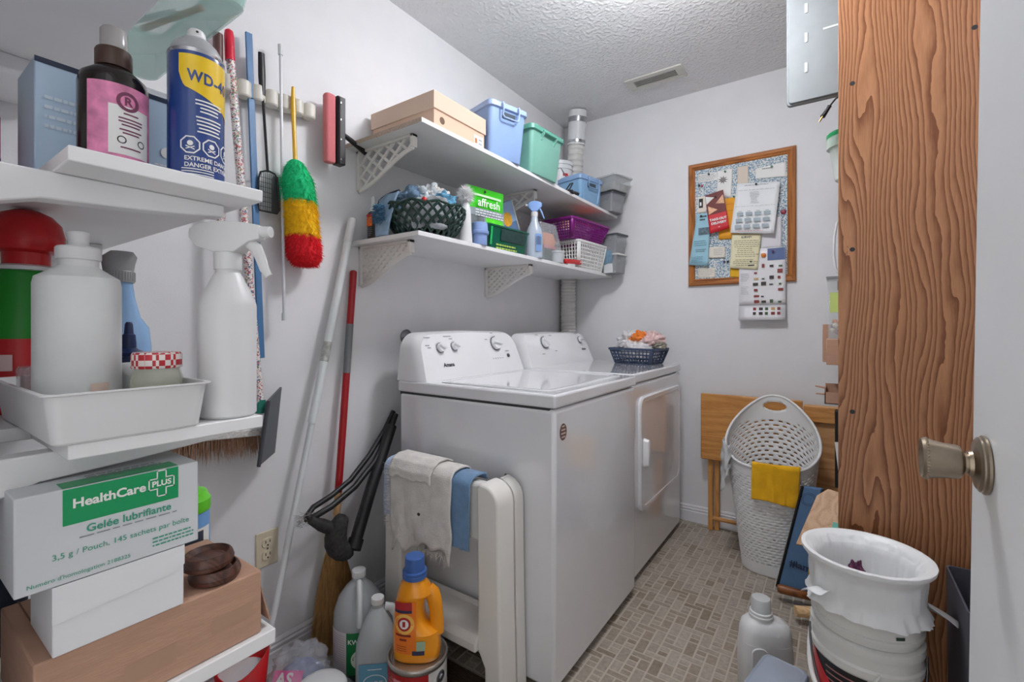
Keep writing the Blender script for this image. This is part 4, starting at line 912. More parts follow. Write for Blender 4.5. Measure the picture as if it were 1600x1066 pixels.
# brown ribbed mat under the stool
M_MAT = mat('ribbed_mat', '#4b372b', .9)
b = MB(); b.box(-.28,.30,-.20,.09,.0,.004)
for i in range(48): y = -.196+i*.006; b.box(-.28,.30,y,y+.003,.004,.0065)
tag(b.build('floor_mat', M_MAT, loc=(-1.02,1.065,.0002)), 'dark brown ribbed rubber mat on the floor under the stool', 'mat')

# bag and tub at the bottom edge
t = thing('plastic_bag', 'clear plastic bag of blue-grey cloth with a pink label on the floor', 'bag', (-1.315, .778, .001))
def blob(rx, ry, rz_, amp, seed, n=36, m=18):
    def fn(u, v):
        a = 2*pi*u; e = pi*v; d = Vector((sin(e)*cos(a), sin(e)*sin(a), cos(e))); k = 1+amp*noise.noise(d*2.2+Vector((seed,0,0)))+amp*.5*noise.noise(d*6+Vector((0,seed,0)))
        return (rx*d.x*k, ry*d.y*k, max(0, rz_+rz_*d.z*k))
    return MB().grid(fn, n, m)
blob(.07,.066,.055,.25,3).build('contents', mat('bag_cloth','#67709a',.85,var=.45,vscale=30), t, ang=80)
bg = blob(.088,.082,.075,.38,9,48,26); bg.build('film', mat('bag_film','#d8dbe2',.12,alpha=.3), t, ang=80)
quad(t, 'pink_label', mat('pink_print','#e0218f',.35), (-.005,-.090,.080), (.82,.57,0), (-.40,.57,.72), .085, .05)
text(t, 'AS', .042, (.012,-.055,.100), (.82,.57,0), (-.40,.57,.72), M_PAPER, .03); quad(t, 'label_stripe', mat('pale_pink','#f3b8da',.4), (.046,-.053,.081), (.82,.57,0), (-.40,.57,.72), .005, .05)
bb = MB(); bb.grid(lambda u,v: (-.02+.16*u+.02*v, .03+.09*v+.02*noise.noise(Vector((u*4,v*4,2))), .02+.06*(1-v)+.03*noise.noise(Vector((u*6,v*3,5)))), 18, 12); bb.build('loose_film', mat('bag_film'), t, ang=80)
t = thing('white_tub', 'round white tub lid at the bottom edge in front of the bag', 'tub', (-1.185, .765, .001))
MB().lathe([(.062,0),(.064,.003),(.066,.09),(.069,.092),(.069,.104),(.063,.112),(.045,.118),(.0,.12)], 36).build('tub', M_PLW, t, ang=45)
t = thing('red_container', 'red plastic cup with a curved rim below the lowest shelf', 'container', (-1.405, .655, .001))
b = MB(); b.loft([[(r*cos(2*pi*i/28), r*sin(2*pi*i/28), z+(.02*sin(4*pi*i/28) if z > .1 else 0)) for i in range(28)] for r, z in ((.05,0),(.055,.003),(.07,.16))], True, False); b.build('cup', M_RED, t, solid=.003)
MB().lathe([(.05,.004),(.064,.12),(.0,.12)], 24).build('contents', mat('pale_grey_item','#c9cbcc',.6), t)
# ---------------------------------------------------------------- upper wall shelf
t = thing('shoe_box', 'pale brown shoe box with a lid at the near end of the upper shelf', 'box', (-1.32, 1.322, S1+.0005))
MB().box(-.165,.165,-.142,.142,0,.13).build('base', M_KRAFT, t, bevel=.001)
MB().box(-.170,.170,-.147,.147,.079,.1405).build('lid', mat('kraft_lid','#d8bda8',.7,var=.02), t, bevel=.001)
MB().at(Matrix.Translation((.1651,-.10,.048))@Matrix.Rotation(pi/2,4,'Y')).lathe([(.013,0),(.013,.0004)],20).build('finger_hole', mat('hole_brown','#6f5a4c',.9), t)
lb = quad(t, 'size_label', M_PAPER, (.1654,.08,.02), X_, Z_, .055, .042)
quad(lb, 'label_print', mat('tan_shoe','#a86a44',.6), (.1657,.083,.03), X_, Z_, .014, .02)
for k in range(2): quad(lb, 'label_print', M_GREY, (.1657,.106,.03+.015*k), X_, Z_, .02, .006)

def tote(name, label, loc, rz, hx, hy, h, mb, ml, taper=.82, handle=True, ribs=0):
    t = thing(name, label, 'storage bin', loc, rz)
    b = MB(); k = taper; rows = [(hx*k,hy*k,0,.014),(hx*k+.002,hy*k+.002,.004,.016),(hx*.97,hy*.97,h-.03,.02)]
    b.rstack(rows+[(hx*.97-.003,hy*.97-.003,h-.03,.02),(hx*k-.001,hy*k-.001,.006,.014)]); b.build('tub', mb, t, ang=30)
    l = MB(); l.rstack([(hx*.99,hy*.99,h-.034,.022),(hx*1.04,hy*1.04,h-.031,.024),(hx*1.04,hy*1.04,h-.012,.024),(hx*.97,hy*.97,h-.008,.022),(hx*.95,hy*.95,h-.006,.02),(hx*.9,hy*.9,h,.02)]); l.build('lid', ml, t, ang=30)
    sl = MB(); sl.at(Matrix.Translation((hx*.965,0,h-.055))@Matrix.Rotation(radians(3),4,'Y')).rstack([(.002,hy*.34,-.012,.0015),(.002,hy*.34,.012,.0015)], k=2); 
    if handle:
        sl.build('grip_slot', mat('slot_dark','#3d4a55',.7), t)
        w_ = hy*.42; x0 = hx*1.0
        MB().tube([(x0+.012,-w_,h-.012),(x0+.016,-w_,h-.035),(x0+.010,-w_,h-.062),(x0+.012,-w_*.8,h-.072),(x0+.012,w_*.8,h-.072),(x0+.010,w_,h-.062),(x0+.016,w_,h-.035),(x0+.012,w_,h-.012)], .0035, 8).build('handle', ml, t, ang=80)
    for i in range(ribs):
        y = -hy*.7+1.4*hy*i/max(1,ribs-1); MB().tube([(hx*k+.001,y*k,.01),(hx*.97+.001,y,h-.04)], .006, 6).build('rib', mb, t, ang=80)
    return t
M_BB = mat('bin_blue','#8fabd8',.4); M_BBL = mat('bin_blue_lid','#9fb6de',.35); M_BG = mat('bin_green','#7cb3a3',.4); M_BGL = mat('bin_green_lid','#5fa28f',.35)
tote('storage_bin', 'periwinkle blue storage bin with a wire-style handle on the upper shelf', (-1.222, 1.590, S1+.0005), radians(-15), .130, .100, .228, M_BB, M_BBL)
t = tote('storage_bin', 'sea green storage bin with a paper scrap in its handle on the upper shelf', (-1.215, 1.852, S1+.0005), radians(-4), .138, .128, .215, M_BG, M_BGL, handle=False)
sc_ = MB(); sc_.add([(.128,-.022,.155),(.129,.022,.158),(.121,.030,.09),(.1155,.012,.045),(.119,-.016,.07)], [(0,1,2,3,4)]); sc_.build('paper_scrap', M_PAPER, t, solid=.001)
for s_ in (-1, 1):
    MB().prism([(.115,.13),(.150,.175),(.150,.19),(.128,.19)], 'y', s_*.05-.004, s_*.05+.004).build('handle_wing', M_BG, t, bevel=.001)
MB().box(.125,.152,-.054,.054,.182,.194).build('handle_lip', M_BGL, t, bevel=.003)
tote('storage_bin', 'small steel blue lidded bin between the white pail and clear boxes', (-1.20, 2.405, S1+.0005), radians(-12), .085, .105, .155, mat('bin_steelblue','#7fa6c9',.35), mat('bin_steelblue_lid','#7f9fc6',.35), .85, True, 2)
t = thing('plastic_pail', 'white plastic pail with red print behind the green bin', 'pail', (-1.372, 2.47, S1+.0005)); t.scale = (1, 1, 1.22)
MB().lathe([(.068,0),(.07,.003),(.079,.20),(.083,.202),(.083,.212),(.079,.214),(.079,.222),(.084,.224),(.084,.24),(.075,.243)], 32).build('pail', M_PLW2, t, ang=35)
MB().tube([(.08*cos(a),.08*sin(a),.21-.10*abs(sin((a-radians(-60))*1))) for a in [radians(-125+i*10) for i in range(15)]], .003, 6).build('bail', M_STEELD, t)
patch(t, 'red_print', M_RED, .0755, radians(-60), radians(-25), .09, .105, 8); patch(t, 'red_print', M_RED, .0782, radians(-45), radians(-20), .165, .178, 6)
t = thing('power_cord', 'black power cord with a plug hanging over the upper shelf edge', 'cord', (-1.135, 2.11, S1+.001))
MB().tube([(-.06,.02,.006),(0,.03,.012),(.01,.06,.06),(-.02,.09,.07),(-.03,.06,.03),(.0,.02,.008),(.02,.01,.004)], .0035, 8).build('cord', M_BLACK, t, ang=80)
MB().tube([(.02,.01,.005),(.033,.006,.0),(.042,.004,-.012)], [.009,.010,.006], 8).build('plug', M_BLACK, t); MB().tube([(-.01,.05,.022),(-.0,.14,.024)], .009, 8).build('adapter', M_BLACK, t)
M_TAN = mat('mixed_contents','#8f8a86',.8,var=.5,vscale=25)
def clearbox(label, loc, rz, hx, hy, h, lid, fill=.6, body=None):
    t = thing('clear_container', label, 'container', loc, rz, group='clear boxes at the far ends of the shelves')
    b = MB(); b.rstack([(hx*.86,hy*.86,0,.012),(hx*.97,hy*.97,h-.012,.014),(hx*1.02,hy*1.02,h-.011,.014)], cap1=False); b.build('tub', body or M_CLEAR2, t, solid=.002)
    MB().rstack([(hx*1.02,hy*1.02,h-.010,.014),(hx*1.05,hy*1.05,h-.008,.016),(hx*1.05,hy*1.05,h,.016),(hx*.95,hy*.95,h+.001,.014)]).build('lid', lid, t, ang=30)
    MB().rstack([(hx*.82,hy*.82,.004,.01),(hx*.88,hy*.88,h*fill,.01)]).build('contents', M_TAN, t)
    return t
M_DLID = mat('dark_smoke_lid','#4a4f57',.3); M_CLID = mat('clear_lid','#cfd2d4',.15,alpha=.7)
clearbox('lower clear box with a dark lid at the far end of the upper shelf', (-1.165, 2.675, S1+.0005), radians(-14), .105, .068, .115, M_DLID, .55)
clearbox('upper clear box with a wide clear lid at the far end of the upper shelf', (-1.150, 2.665, S1+.118), radians(-14), .125, .088, .088, M_CLID, .5, M_CLEAR)

# ---------------------------------------------------------------- lower wall shelf
SZ = S2+.0005
t = thing('goo_bottle', 'small black bottle with a white nozzle at the near end of the lower shelf', 'bottle', (-1.425, 1.135, SZ))
MB().stack([(.023,.016,0),(.024,.017,.003),(.024,.017,.098),(.018,.013,.104),(.012,.011,.107)], 24, 2.5).build('body', M_BLACK, t); MB().lathe([(.012,.107),(.012,.118),(.008,.122),(.0065,.158),(.005,.163)], 18).build('nozzle', M_PLW, t)
quad(t, 'orange_label', mat('flame_label','#d9641c',.5,var=.5,vscale=60), (-.016,-.0176,.05), (1,0,0), Z_, .032, .035); quad(t, 'label_top', M_RED, (-.018,-.0177,.087), (1,0,0), Z_, .036, .008); lines(t, M_GREY, (-.015,-.0177,.042), (1,0,0), Z_, 5, .007, .03)

t = thing('woven_basket', 'round dark green open-weave basket heaped with rags on the lower shelf', 'basket', (-1.285, 1.268, SZ))
M_DG = mat('dark_green_plastic','#12332b',.35)
def br(z): return .090+.060*sin(min(1, z/.115)*pi*.5)
MB().lathe([(.085,0),(.088,.002),(.088,.006),(.0,.007)], 36).build('base', M_DG, t)
MB().tube([(br(.118)*cos(2*pi*i/40), br(.118)*sin(2*pi*i/40), .118+.006*sin(i*2*pi/4)) for i in range(40)], .0055, 8, closed=True).build('rim', M_DG, t, ang=80)
for sgn in (1, -1):
    for k in range(26):
        a0 = 2*pi*k/26
        MB().tube([(br(z)*cos(a0+sgn*z*6.2), br(z)*sin(a0+sgn*z*6.2), z) for z in [.003+.115*i/9 for i in range(10)]], .0056, 6).build('strand', M_DG, t, ang=80)
def heap(name, m, parent, loc, rx, ry, rz_, seed, amp=.35, rot=(0,0,0)):
    def fn(u, v):
        a = 2*pi*u; e = pi*v*.62; d = Vector((sin(e)*cos(a), sin(e)*sin(a), cos(e))); k = 1+amp*.8*noise.noise(d*2.2+Vector((seed,0,0)))+amp*.45*(1-2.6*abs(noise.noise(Vector((d.x*5,d.y*2.2,d.z*3))+Vector((0,seed,0)))))-amp*.3
        return (rx*d.x*k, ry*d.y*k, rz_*d.z*k)
    return MB().grid(fn, 60, 26).build(name, m, parent, loc, rot, ang=80)
r_ = thing('rag_pile', 'heap of blue, grey and white rags in the dark green basket', 'rags', (-1.285, 1.268, SZ+.008)); r_.scale = (1.12, 1.12, 1.22)
def cloth(nm, c): return mat(nm, c, .95, bump=.6, bscale=220, var=.18, vscale=35)
heap('rag', cloth('rag_grey','#8f9397'), r_, (0,0,.05), .105, .105, .085, 2); heap('rag', cloth('rag_steel','#6f8aa3'), r_, (-.03,-.03,.10), .07, .07, .055, 5, .5)
heap('rag', cloth('rag_pale','#c4cbd0'), r_, (.0,.01,.115), .075, .06, .055, 8, .5, (.2,.1,.4)); heap('rag', cloth('rag_teal','#5a8fae'), r_, (.045,.035,.105), .05, .05, .04, 11, .5); heap('rag', cloth('rag_white','#e2e2df'), r_, (.01,.03,.135), .06, .045, .035, 14, .5, (0,.2,.3)); heap('rag', cloth('rag_dark','#3b4250'), r_, (-.02,.045,.13), .04, .045, .035, 17, .5)
MB().ball((.07,-.075,.098), .010, n=10, m=6).build('red_bead', M_RED, r_)
t = thing('mop_mitt', 'dark-edged blue cleaning mitt hanging over the front of the green basket', 'mitt', (-1.372, 1.122, SZ))
b = MB(); b.grid(lambda u,v: (-.030+.11*u*(.6+.4*v)+.02*(1-v), -.008-.010*sin(pi*u)+.032*v*v+.006*noise.noise(Vector((u*3,v*3,1))), .003+.145*v*(1-.18*u*(1-u)*4*(1-v))+.02*v*u), 18, 18); b.build('mitt', mat('mitt_blue','#8aa3bd',.95,bump=.8,bscale=180,var=.25,vscale=30), t, solid=.006, ang=80)
MB().tube([(-.030+.02*(1-v)-.001, -.008+.032*v*v, .003+.145*v) for v in [i/10 for i in range(11)]]+[(-.030+.11*u, -.008-.010*sin(pi*u)+.032, .148+.02*u) for u in [i/10 for i in range(1,11)]], .0045, 6).build('edging', mat('edging_navy','#1d2436',.8), t, ang=80)
rnd = random.Random(21); base = [((-.01+rnd.uniform(0,.06), -.016, .05+rnd.uniform(0,.07)), (rnd.uniform(-1,1), -1, rnd.uniform(-.6,.3))) for i in range(240)]
tag(fuzz(base, .018, .0017, rnd, .5).build('tufts', mat('tuft_blue','#4f7fa0',.9), t, fix=False), kind='stuff')

t = thing('toilet_brush', 'white round toilet brush standing bristles up in a holder on the lower shelf', 'brush', (-1.178, 1.378, SZ))
MB().lathe([(.024,0),(.026,.002),(.022,.06),(.019,.13),(.014,.15),(.009,.16)], 24).build('holder', M_PLW, t)
rnd = random.Random(8); base = []
for i in range(900):
    a = rnd.uniform(0,2*pi); e = rnd.uniform(-1,1); s_ = sqrt(1-e*e); base.append(((.008*s_*cos(a), .008*s_*sin(a), .185+.012*e), (s_*cos(a), s_*sin(a), e)))
MB().ball((0,0,.185), .018, n=14, m=8).build('brush_core', M_PLW, t); tag(fuzz(base, .031, .0009, rnd, .15).build('bristles', mat('brush_white','#f2f2f2',.7), t, fix=False), kind='stuff')
MB().tube([(-.006,.004,.215),(-.018,.012,.222)], .007, 8).build('pink_tip', mat('pink_tip','#e8508f',.4), t)

def pouch(t, name, m, w, h, d, o, top=.3):
    """a stand-up foil bag facing +x; o is the bottom centre"""
    b = MB(); b.grid(lambda u,v: (o[0]+d*(1-v**1.5)*(1-(2*u-1)**4)+.003*noise.noise(Vector((u*5,v*5,w*9))), o[1]+(u-.5)*w*(1-.04*sin(pi*v)), o[2]+h*v), 16, 16)
    b.grid(lambda u,v: (o[0]-d*(1-v**1.5)*(1-(2*u-1)**4)-.0005, o[1]+(u-.5)*w*(1-.04*sin(pi*v)), o[2]+h*v), 16, 10)
    return b.build(name, m, t, ang=80)
TL = radians(6)
t = thing('tablet_pouch', 'bright green and grey affresh pouch standing on the lower shelf', 'pouch', (-1.225, 1.563, SZ+.0), rz=radians(-9))
M_LIME = mat('lime_foil','#3cc51f',.3); M_GRF = mat('grey_foil','#8d97a0',.35,var=.1,vscale=30)
pouch(t, 'bag', M_LIME, .215, .262, .028, (0,0,0))
def pf(z): return .028*(1-(z/.262)**1.5)+.0025
def pq(name, m, y0, y1, z0, z1, dx=0):
    b = MB(); b.grid(lambda u,v: (pf(z0+(z1-z0)*v)*(1 if True else 0)*max(.25,(1-(2*((y0+(y1-y0)*u)/.215))**4))+.0015+dx, y0+(y1-y0)*u, z0+(z1-z0)*v), 10, 4); return b.build(name, m, t, fix=False)
pq('grey_panel', M_GRF, -.104, .104, .10, .17); pq('photo_panel', mat('grey_photo','#5f686c',.5,var=.4,vscale=40), -.104,-.03,.09,.14,.001); pq('green_panel', mat('lime_bright','#58dd2a',.35,var=.15,vscale=60), -.02,.095,.085,.135,.001); pq('zip_strip', mat('pale_lime','#c9ecc0',.4), -.085,.085,.222,.232,.0005)
text(t, 'affresh', .048, (.022,0,.193), X_, Z_, M_PAPER, .012); lines(t, M_PAPER, (.0255,-.08,.158), X_, Z_, 3, .011, .16)
MB().cyl((.0065,-.01,.247),(.0075,-.01,.247),.006,10).build('hang_hole', M_INK, t)
t = thing('detergent_cap', 'pale blue detergent cap in front of the green pouch', 'cup', (-1.168, 1.452, SZ))  # loose cap of a detergent bottle
M_PBP = mat('periwinkle_plastic','#8fa9dd',.3); MB().lathe([(.028,0),(.029,.002),(.030,.044),(.036,.045),(.037,.047),(.037,.056),(.033,.058),(.031,.088),(.029,.09)], 28).build('cap', M_PBP, t, ang=30)
t = thing('green_tub', 'dark green translucent basket of packets on the lower shelf', 'basket', (-1.235, 1.665, SZ), rz=radians(-4))
b = MB(); b.rstack([(.055,.125,0,.015),(.058,.128,.004,.016),(.068,.145,.098,.02),(.072,.149,.099,.02),(.072,.149,.106,.02),(.066,.143,.106,.02),(.054,.124,.008,.014)]); b.build('tub', mat('green_glassy','#0f5a46',.2,alpha=.93), t, ang=30)
pq2 = quad(t, 'dark_packet', mat('dark_packet','#25403f',.4,var=.3,vscale=40), (.0665,-.06,.045), X_, (.12,0,1), .17, .05); lines(t, mat('lime_print','#a9c95a',.5), (.0625,-.085,.022), X_, Z_, 2, .014, .14, .5); quad(t, 'bright_edge', mat('bright_green_edge','#1fae5c',.4), (.0655,-.13,.02), X_, (.12,0,1), .012, .075)
t = thing('sunny_box', 'pale blue carton with a yellow sun leaning behind the green basket', 'box', (-1.31, 1.845, SZ+.125), rot=(radians(24),0,radians(-6)))
MB().box(-.02,.02,-.075,.075,0,.15).build('carton', mat('sky_carton','#9dbde6',.45), t, bevel=.002)
s_ = MB(); s_.at(Matrix.Translation((.0205,.005,.07))@Matrix.Rotation(pi/2,4,'Y')).lathe([(.034,0),(.034,.0004)],24); s_.build('sun_print', mat('sun_yellow','#f3b63a',.5,var=.15,vscale=60), t)
quad(t, 'blue_print', mat('carton_slate','#5f7fa6',.5), (.0206,-.03,.0), X_, Z_, .105, .05); quad(t, 'carton_white', M_PAPER, (.0212,.068,.0), X_, Z_, .007, .15)
t = thing('spray_bottle', 'clear trigger spray bottle with a blue head on the lower shelf', 'bottle', (-1.176, 1.875, SZ), rz=radians(30))
MB().stack([(.036,.03,0),(.039,.033,.004),(.039,.033,.115),(.035,.03,.135),(.019,.019,.172),(.0145,.0145,.20)], 28, 2.5).build('body', mat('pale_clear','#c9d6e6',.2,alpha=.72), t)
MB().lathe([(.0165,.198),(.017,.2),(.017,.22),(.013,.222)], 20).build('collar', M_PLW, t)
h2 = MB(); h2.loft([[(x, y, z) for y, z in ((-w_,z0),(w_,z0),(w_,z1),(-w_,z1))] for x, w_, z0, z1 in ((-.03,.010,.245,.262),(-.012,.013,.222,.272),(.012,.013,.222,.272),(.030,.010,.240,.266),(.036,.007,.246,.262))]); h2.build('spray_head', mat('spray_blue','#86a8e0',.35), t, bevel=.003)
MB().tube([(-.03,0,.254),(-.042,0,.254)], .006, 10).build('nozzle', M_PLW, t); MB().tube([(.022,0,.242),(.032,0,.225),(.046,0,.19)], [.005,.0045,.003], 8).build('trigger', mat('spray_blue'), t)
patch(t, 'blue_panel', mat('print_blue','#7c9fd4',.5), .0405, radians(-78), radians(-30), .03, .112, 8)
for k in range(4): patch(t, 'print_line', M_NAVY, .0408, radians(-72+k*10), radians(-67+k*10), .06, .10, 2)
t = thing('sponge_bag', 'clear bag with an orange and pink sponge behind the spray bottle', 'bag', (-1.215, 2.045, SZ+.0), rz=radians(-6))
b = MB(); b.rstack([(.04,.075,0,.012),(.045,.08,.09,.015),(.02,.07,.20,.01)]); b.build('film', M_CLEAR2, t, ang=40)
MB().rstack([(.026,.05,.085,.02),(.032,.06,.11,.025),(.022,.048,.15,.02)]).build('sponge', mat('peach_sponge','#f0a079',.8,bump=.5,bscale=120,var=.15), t); MB().rstack([(.033,.055,.070,.01),(.034,.058,.084,.01)]).build('scrubber', mat('pink_scrub','#ee8f93',.8), t); MB().rstack([(.03,.06,.004,.01),(.036,.066,.066,.01)]).build('dark_filling', mat('green_dark_fill','#3b5148',.8,var=.3,vscale=30), t)
t = thing('plastic_cup', 'small clear plastic cup on the lower shelf beside the red brush', 'cup', (-1.172, 2.085, SZ)); MB().lathe([(.032,0),(.034,.002),(.038,.05),(.042,.052),(.042,.062),(.04,.062),(.036,.05),(.032,.004)], 28).build('cup', mat('cup_clear','#dfe3e6',.1,alpha=.5), t, ang=40)
t = thing('scrub_brush', 'small red handled brush lying at the front of the lower shelf', 'brush', (-1.158, 2.235, SZ))
MB().at(Matrix.Translation((0,0,.012))@Matrix.Rotation(radians(4),4,'X')).rstack([(.008,.085,0,.006),(.0105,.09,.006,.008),(.0105,.09,.018,.008),(.008,.085,.024,.006)]).build('handle', M_RED, t, ang=60); MB().cyl((.0105,.07,.030),(.0112,.07,.030),.004,10).build('hang_hole', M_PAPER, t); MB().rstack([(.008,.04,0,.004),(.008,.04,.013,.004)], cy=-.03).build('bristle_pad', M_PLW2, t)

def grid_basket(name, label, loc, rz, hx, hy, h, m, nv=11, nh=5, k=.84, strip=True, cat='basket'):
    t = thing(name, label, cat, loc, rz); 
    MB().rstack([(hx*k,hy*k,0,.012),(hx*k+.001,hy*k+.001,.006,.012)]).build('base', m, t)
    MB().rstack([(hx*.985,hy*.985,h-.014,.018),(hx*1.03,hy*1.03,h-.010,.02),(hx*1.03,hy*1.03,h,.02),(hx*.98,hy*.98,h,.018),(hx*.97,hy*.97,h-.014,.018)], cap0=False, cap1=False).build('rim', m, t, ang=40)
    g = MB()
    for i in range(nh):
        z = .006+(h-.016)*(i+.5)/nh; s_ = k+(.985-k)*z/h; pts = [(x, y, z) for x, y in rrect(hx*s_, hy*s_, .016)]; g.tube(pts, .0032, 4, closed=True)
    R0, R1 = rrect(hx*k, hy*k, .012, 3), rrect(hx*.985, hy*.985, .018, 3)
    def per(R, s_):
        L = [0]; n = len(R)
        for i in range(n): a, c = R[i], R[(i+1) % n]; L.append(L[-1]+sqrt((a[0]-c[0])**2+(a[1]-c[1])**2))
        s_ = (s_ % 1)*L[-1]
        for i in range(n):
            if s_ <= L[i+1]+1e-9: q = (s_-L[i])/(L[i+1]-L[i]+1e-12); a, c = R[i], R[(i+1) % n]; return (a[0]+(c[0]-a[0])*q, a[1]+(c[1]-a[1])*q)
        return R[0]
    N = nv*4
    for i in range(N):
        a, c = per(R0, i/N), per(R1, i/N); g.tube([(a[0],a[1],.004),(c[0],c[1],h-.012)], .0032, 4)
    tag(g.build('mesh_wall', m, t, ang=80), kind='stuff')
    if strip:
        for s1, s2 in ((1,1),(1,-1)):
            b = MB(); b.grid(lambda u,v: ((hx*(k+(.985-k)*v)-.012+.0135*cos(radians(90*u)))*s1, (hy*(k+(.985-k)*v)-.012+.0135*sin(radians(90*u)))*s2, .004+(h-.016)*v), 6, 2); b.build('corner_strip', m, t, solid=.004, ang=80)
    return t
M_WB = mat('white_basket','#ececea',.4); M_PUR = mat('purple_plastic','#7d1678',.35)
grid_basket('laundry_basket', 'white slotted plastic basket under the purple basket', (-1.275, 2.47, SZ), radians(-4), .135, .165, .158, M_WB, 15, 7)
grid_basket('laundry_basket', 'purple plastic basket stacked on the white basket', (-1.27, 2.415, SZ+.160), radians(-6), .15, .20, .105, M_PUR, 20, 7, .78)
tag(MB().lathe([(.04,0),(.075,.01),(.078,.022),(.07,.03),(.06,.022),(.0,.018)], 28).build('orange_plate', mat('orange_red','#fb4a1c',.4), loc=(-1.195,2.46,SZ+.268), rot=(radians(4),radians(24),0)), 'orange plastic plate inside the purple basket', 'plate')
tag(heap('yellow_cloth', mat('cream_cloth','#e6d79b',.9,bump=.4), None, (-1.24,2.32,SZ+.232), .05, .05, .04, 3), 'cream cloth inside the purple basket', 'cloth')
tag(MB().stack([(.09,.13,0),(.11,.15,.04),(.09,.13,.06)], 18, 3).build('folded_linen', mat('linen_grey','#c8c2cc',.9,bump=.4,var=.2,vscale=30), loc=(-1.28,2.41,SZ+.168)), 'folded pale linen at the bottom of the purple basket', 'linen')
clearbox('lower clear box with a pale lid at the far end of the lower shelf', (-1.155, 2.695, SZ), radians(-10), .10, .062, .115, mat('milky_lid','#d9d9d6',.4), .7)
clearbox('upper clear box with a dark lid at the far end of the lower shelf', (-1.16, 2.690, SZ+.1175), radians(-10), .11, .066, .115, M_DLID, .4)

# ---------------------------------------------------------------- corkboard and pinned papers
M_OAKF = mat_wood('frame_oak','#7a4520','#b8763f','X',14,.35,.5); M_OAKFZ = mat_wood('frame_oak_upright','#7a4520','#b8763f','Z',14,.35,.5)
M_CORK = mat('speckled_fabric','#b9c6cf',.9); nt = M_CORK.node_tree; p = nt.nodes['Principled BSDF']; tc = nt.nodes.new('ShaderNodeTexCoord'); vo = nt.nodes.new('ShaderNodeTexNoise'); vo.inputs['Scale'].default_value = 150; vo.inputs['Detail'].default_value = 1
nt.links.new(tc.outputs['Object'], vo.inputs['Vector']); cr = nt.nodes.new('ShaderNodeValToRGB'); cr.color_ramp.elements[0].position = .44; cr.color_ramp.elements[0].color = C('#7d9bb3'); cr.color_ramp.elements[1].position = .56; cr.color_ramp.elements[1].color = C('#e2e4df'); nt.links.new(vo.outputs[0], cr.inputs[0]); nt.links.new(cr.outputs[0], p.inputs['Base Color'])
CX0, CX1, CZ0, CZ1 = -.697, -.167, 1.352, 2.047
t = thing('bulletin_board', 'oak framed bulletin board covered in pinned papers on the back wall', 'board', (0, BY, 0))
MB().box(CX0+.03,CX1-.03,-.012,-.0006,CZ0+.03,CZ1-.03).build('fabric_panel', M_CORK, t)
fp = [(0,-.0006),(0,-.014),(.006,-.020),(.018,-.022),(.026,-.016),(.032,-.019),(.038,-.012),(.044,-.011),(.044,-.0006)]
def rail(a, b_, horiz, sgn, fixed, m):
    """mitred moulding from a to b_ along x or z; the profile runs inwards from the outer edge"""
    R0 = [((a+q), y, fixed+sgn*q) if horiz else (fixed+sgn*q, y, a+q) for q, y in fp]; R1 = [((b_-q), y, fixed+sgn*q) if horiz else (fixed+sgn*q, y, b_-q) for q, y in fp]
    MB().loft([R0, R1]).build('frame_rail', m, t, ang=25)
rail(CX0, CX1, True, 1, CZ0, M_OAKF); rail(CX0, CX1, True, -1, CZ1, M_OAKF); rail(CZ0, CZ1, False, 1, CX0, M_OAKFZ); rail(CZ0, CZ1, False, -1, CX1, M_OAKFZ)
def paper(name, label, cat, pts, m, layer, curl=0, pin=None, pinm=None):
    """pts: TL, TR, BR, BL as (x, z)"""
    t = thing(name, label, cat, (0, BY-.0135-layer*.0028, 0)); TLp, TRp, BRp, BLp = [Vector((a, 0, c)) for a, c in pts]
    b = MB(); b.grid(lambda u,v: (BLp.lerp(BRp,u)).lerp(TLp.lerp(TRp,u), v)-Vector((0, curl*max(0,u-.55)**2*(1-v)*2.2+curl*.3*(1-v)**2, 0)), 10, 10); b.build('sheet', m, t, solid=.0006, ang=80)
    if pin:
        MB().at(Matrix.Translation((pin[0], -.0006, pin[1]))@Matrix.Rotation(pi/2,4,'X')).lathe([(.005,0),(.0035,.002),(.0035,.007),(.0055,.0075),(.0055,.009)], 12).build('push_pin', pinm or M_INK, t)
    return t
def PX(k): return (1,0,0)
M_TXT = mat('faint_print','#a9a9ab',.7)
M_PG = mat('pin_green','#1f6b4a',.4); M_PR = mat('pin_red','#a3163f',.4); M_PU = mat('pin_purple','#4b2a63',.4)
t = paper('notice_card','small white printed card at the top left of the bulletin board','card',[(-.644,1.982),(-.54,1.982),(-.54,1.936),(-.644,1.938)],M_PAPER,0,0,(-.585,1.975)); lines(t, M_GREY, (-.64,-.001,1.972), (1,0,0), Z_, 4, .009, .09)
t = paper('flower_card','white card with a grey flower drawing near the top of the board','card',[(-.54,1.985),(-.463,1.985),(-.470,1.826),(-.545,1.842)],M_PAPER,1,0,(-.50,1.973),M_PG)
for k in range(9):
    a_ = 2*pi*k/9; b = MB(); b.add([(-.512,-.0012,1.93),(-.512+.012*cos(a_+.3),-.0012,1.93+.012*sin(a_+.3)),(-.512+.028*cos(a_),-.0012,1.93+.024*sin(a_)),(-.512+.012*cos(a_-.3),-.0012,1.93+.012*sin(a_-.3))],[(0,1,2,3)]); b.build('petal_print', mat('flower_ink','#76716f',.7), t, fix=False)
t = paper('peach_note','pale peach note pinned at the top centre of the board','note',[(-.44,1.988),(-.386,1.988),(-.386,1.888),(-.44,1.892)],mat('peach_paper','#ddcfc0',.8),0)
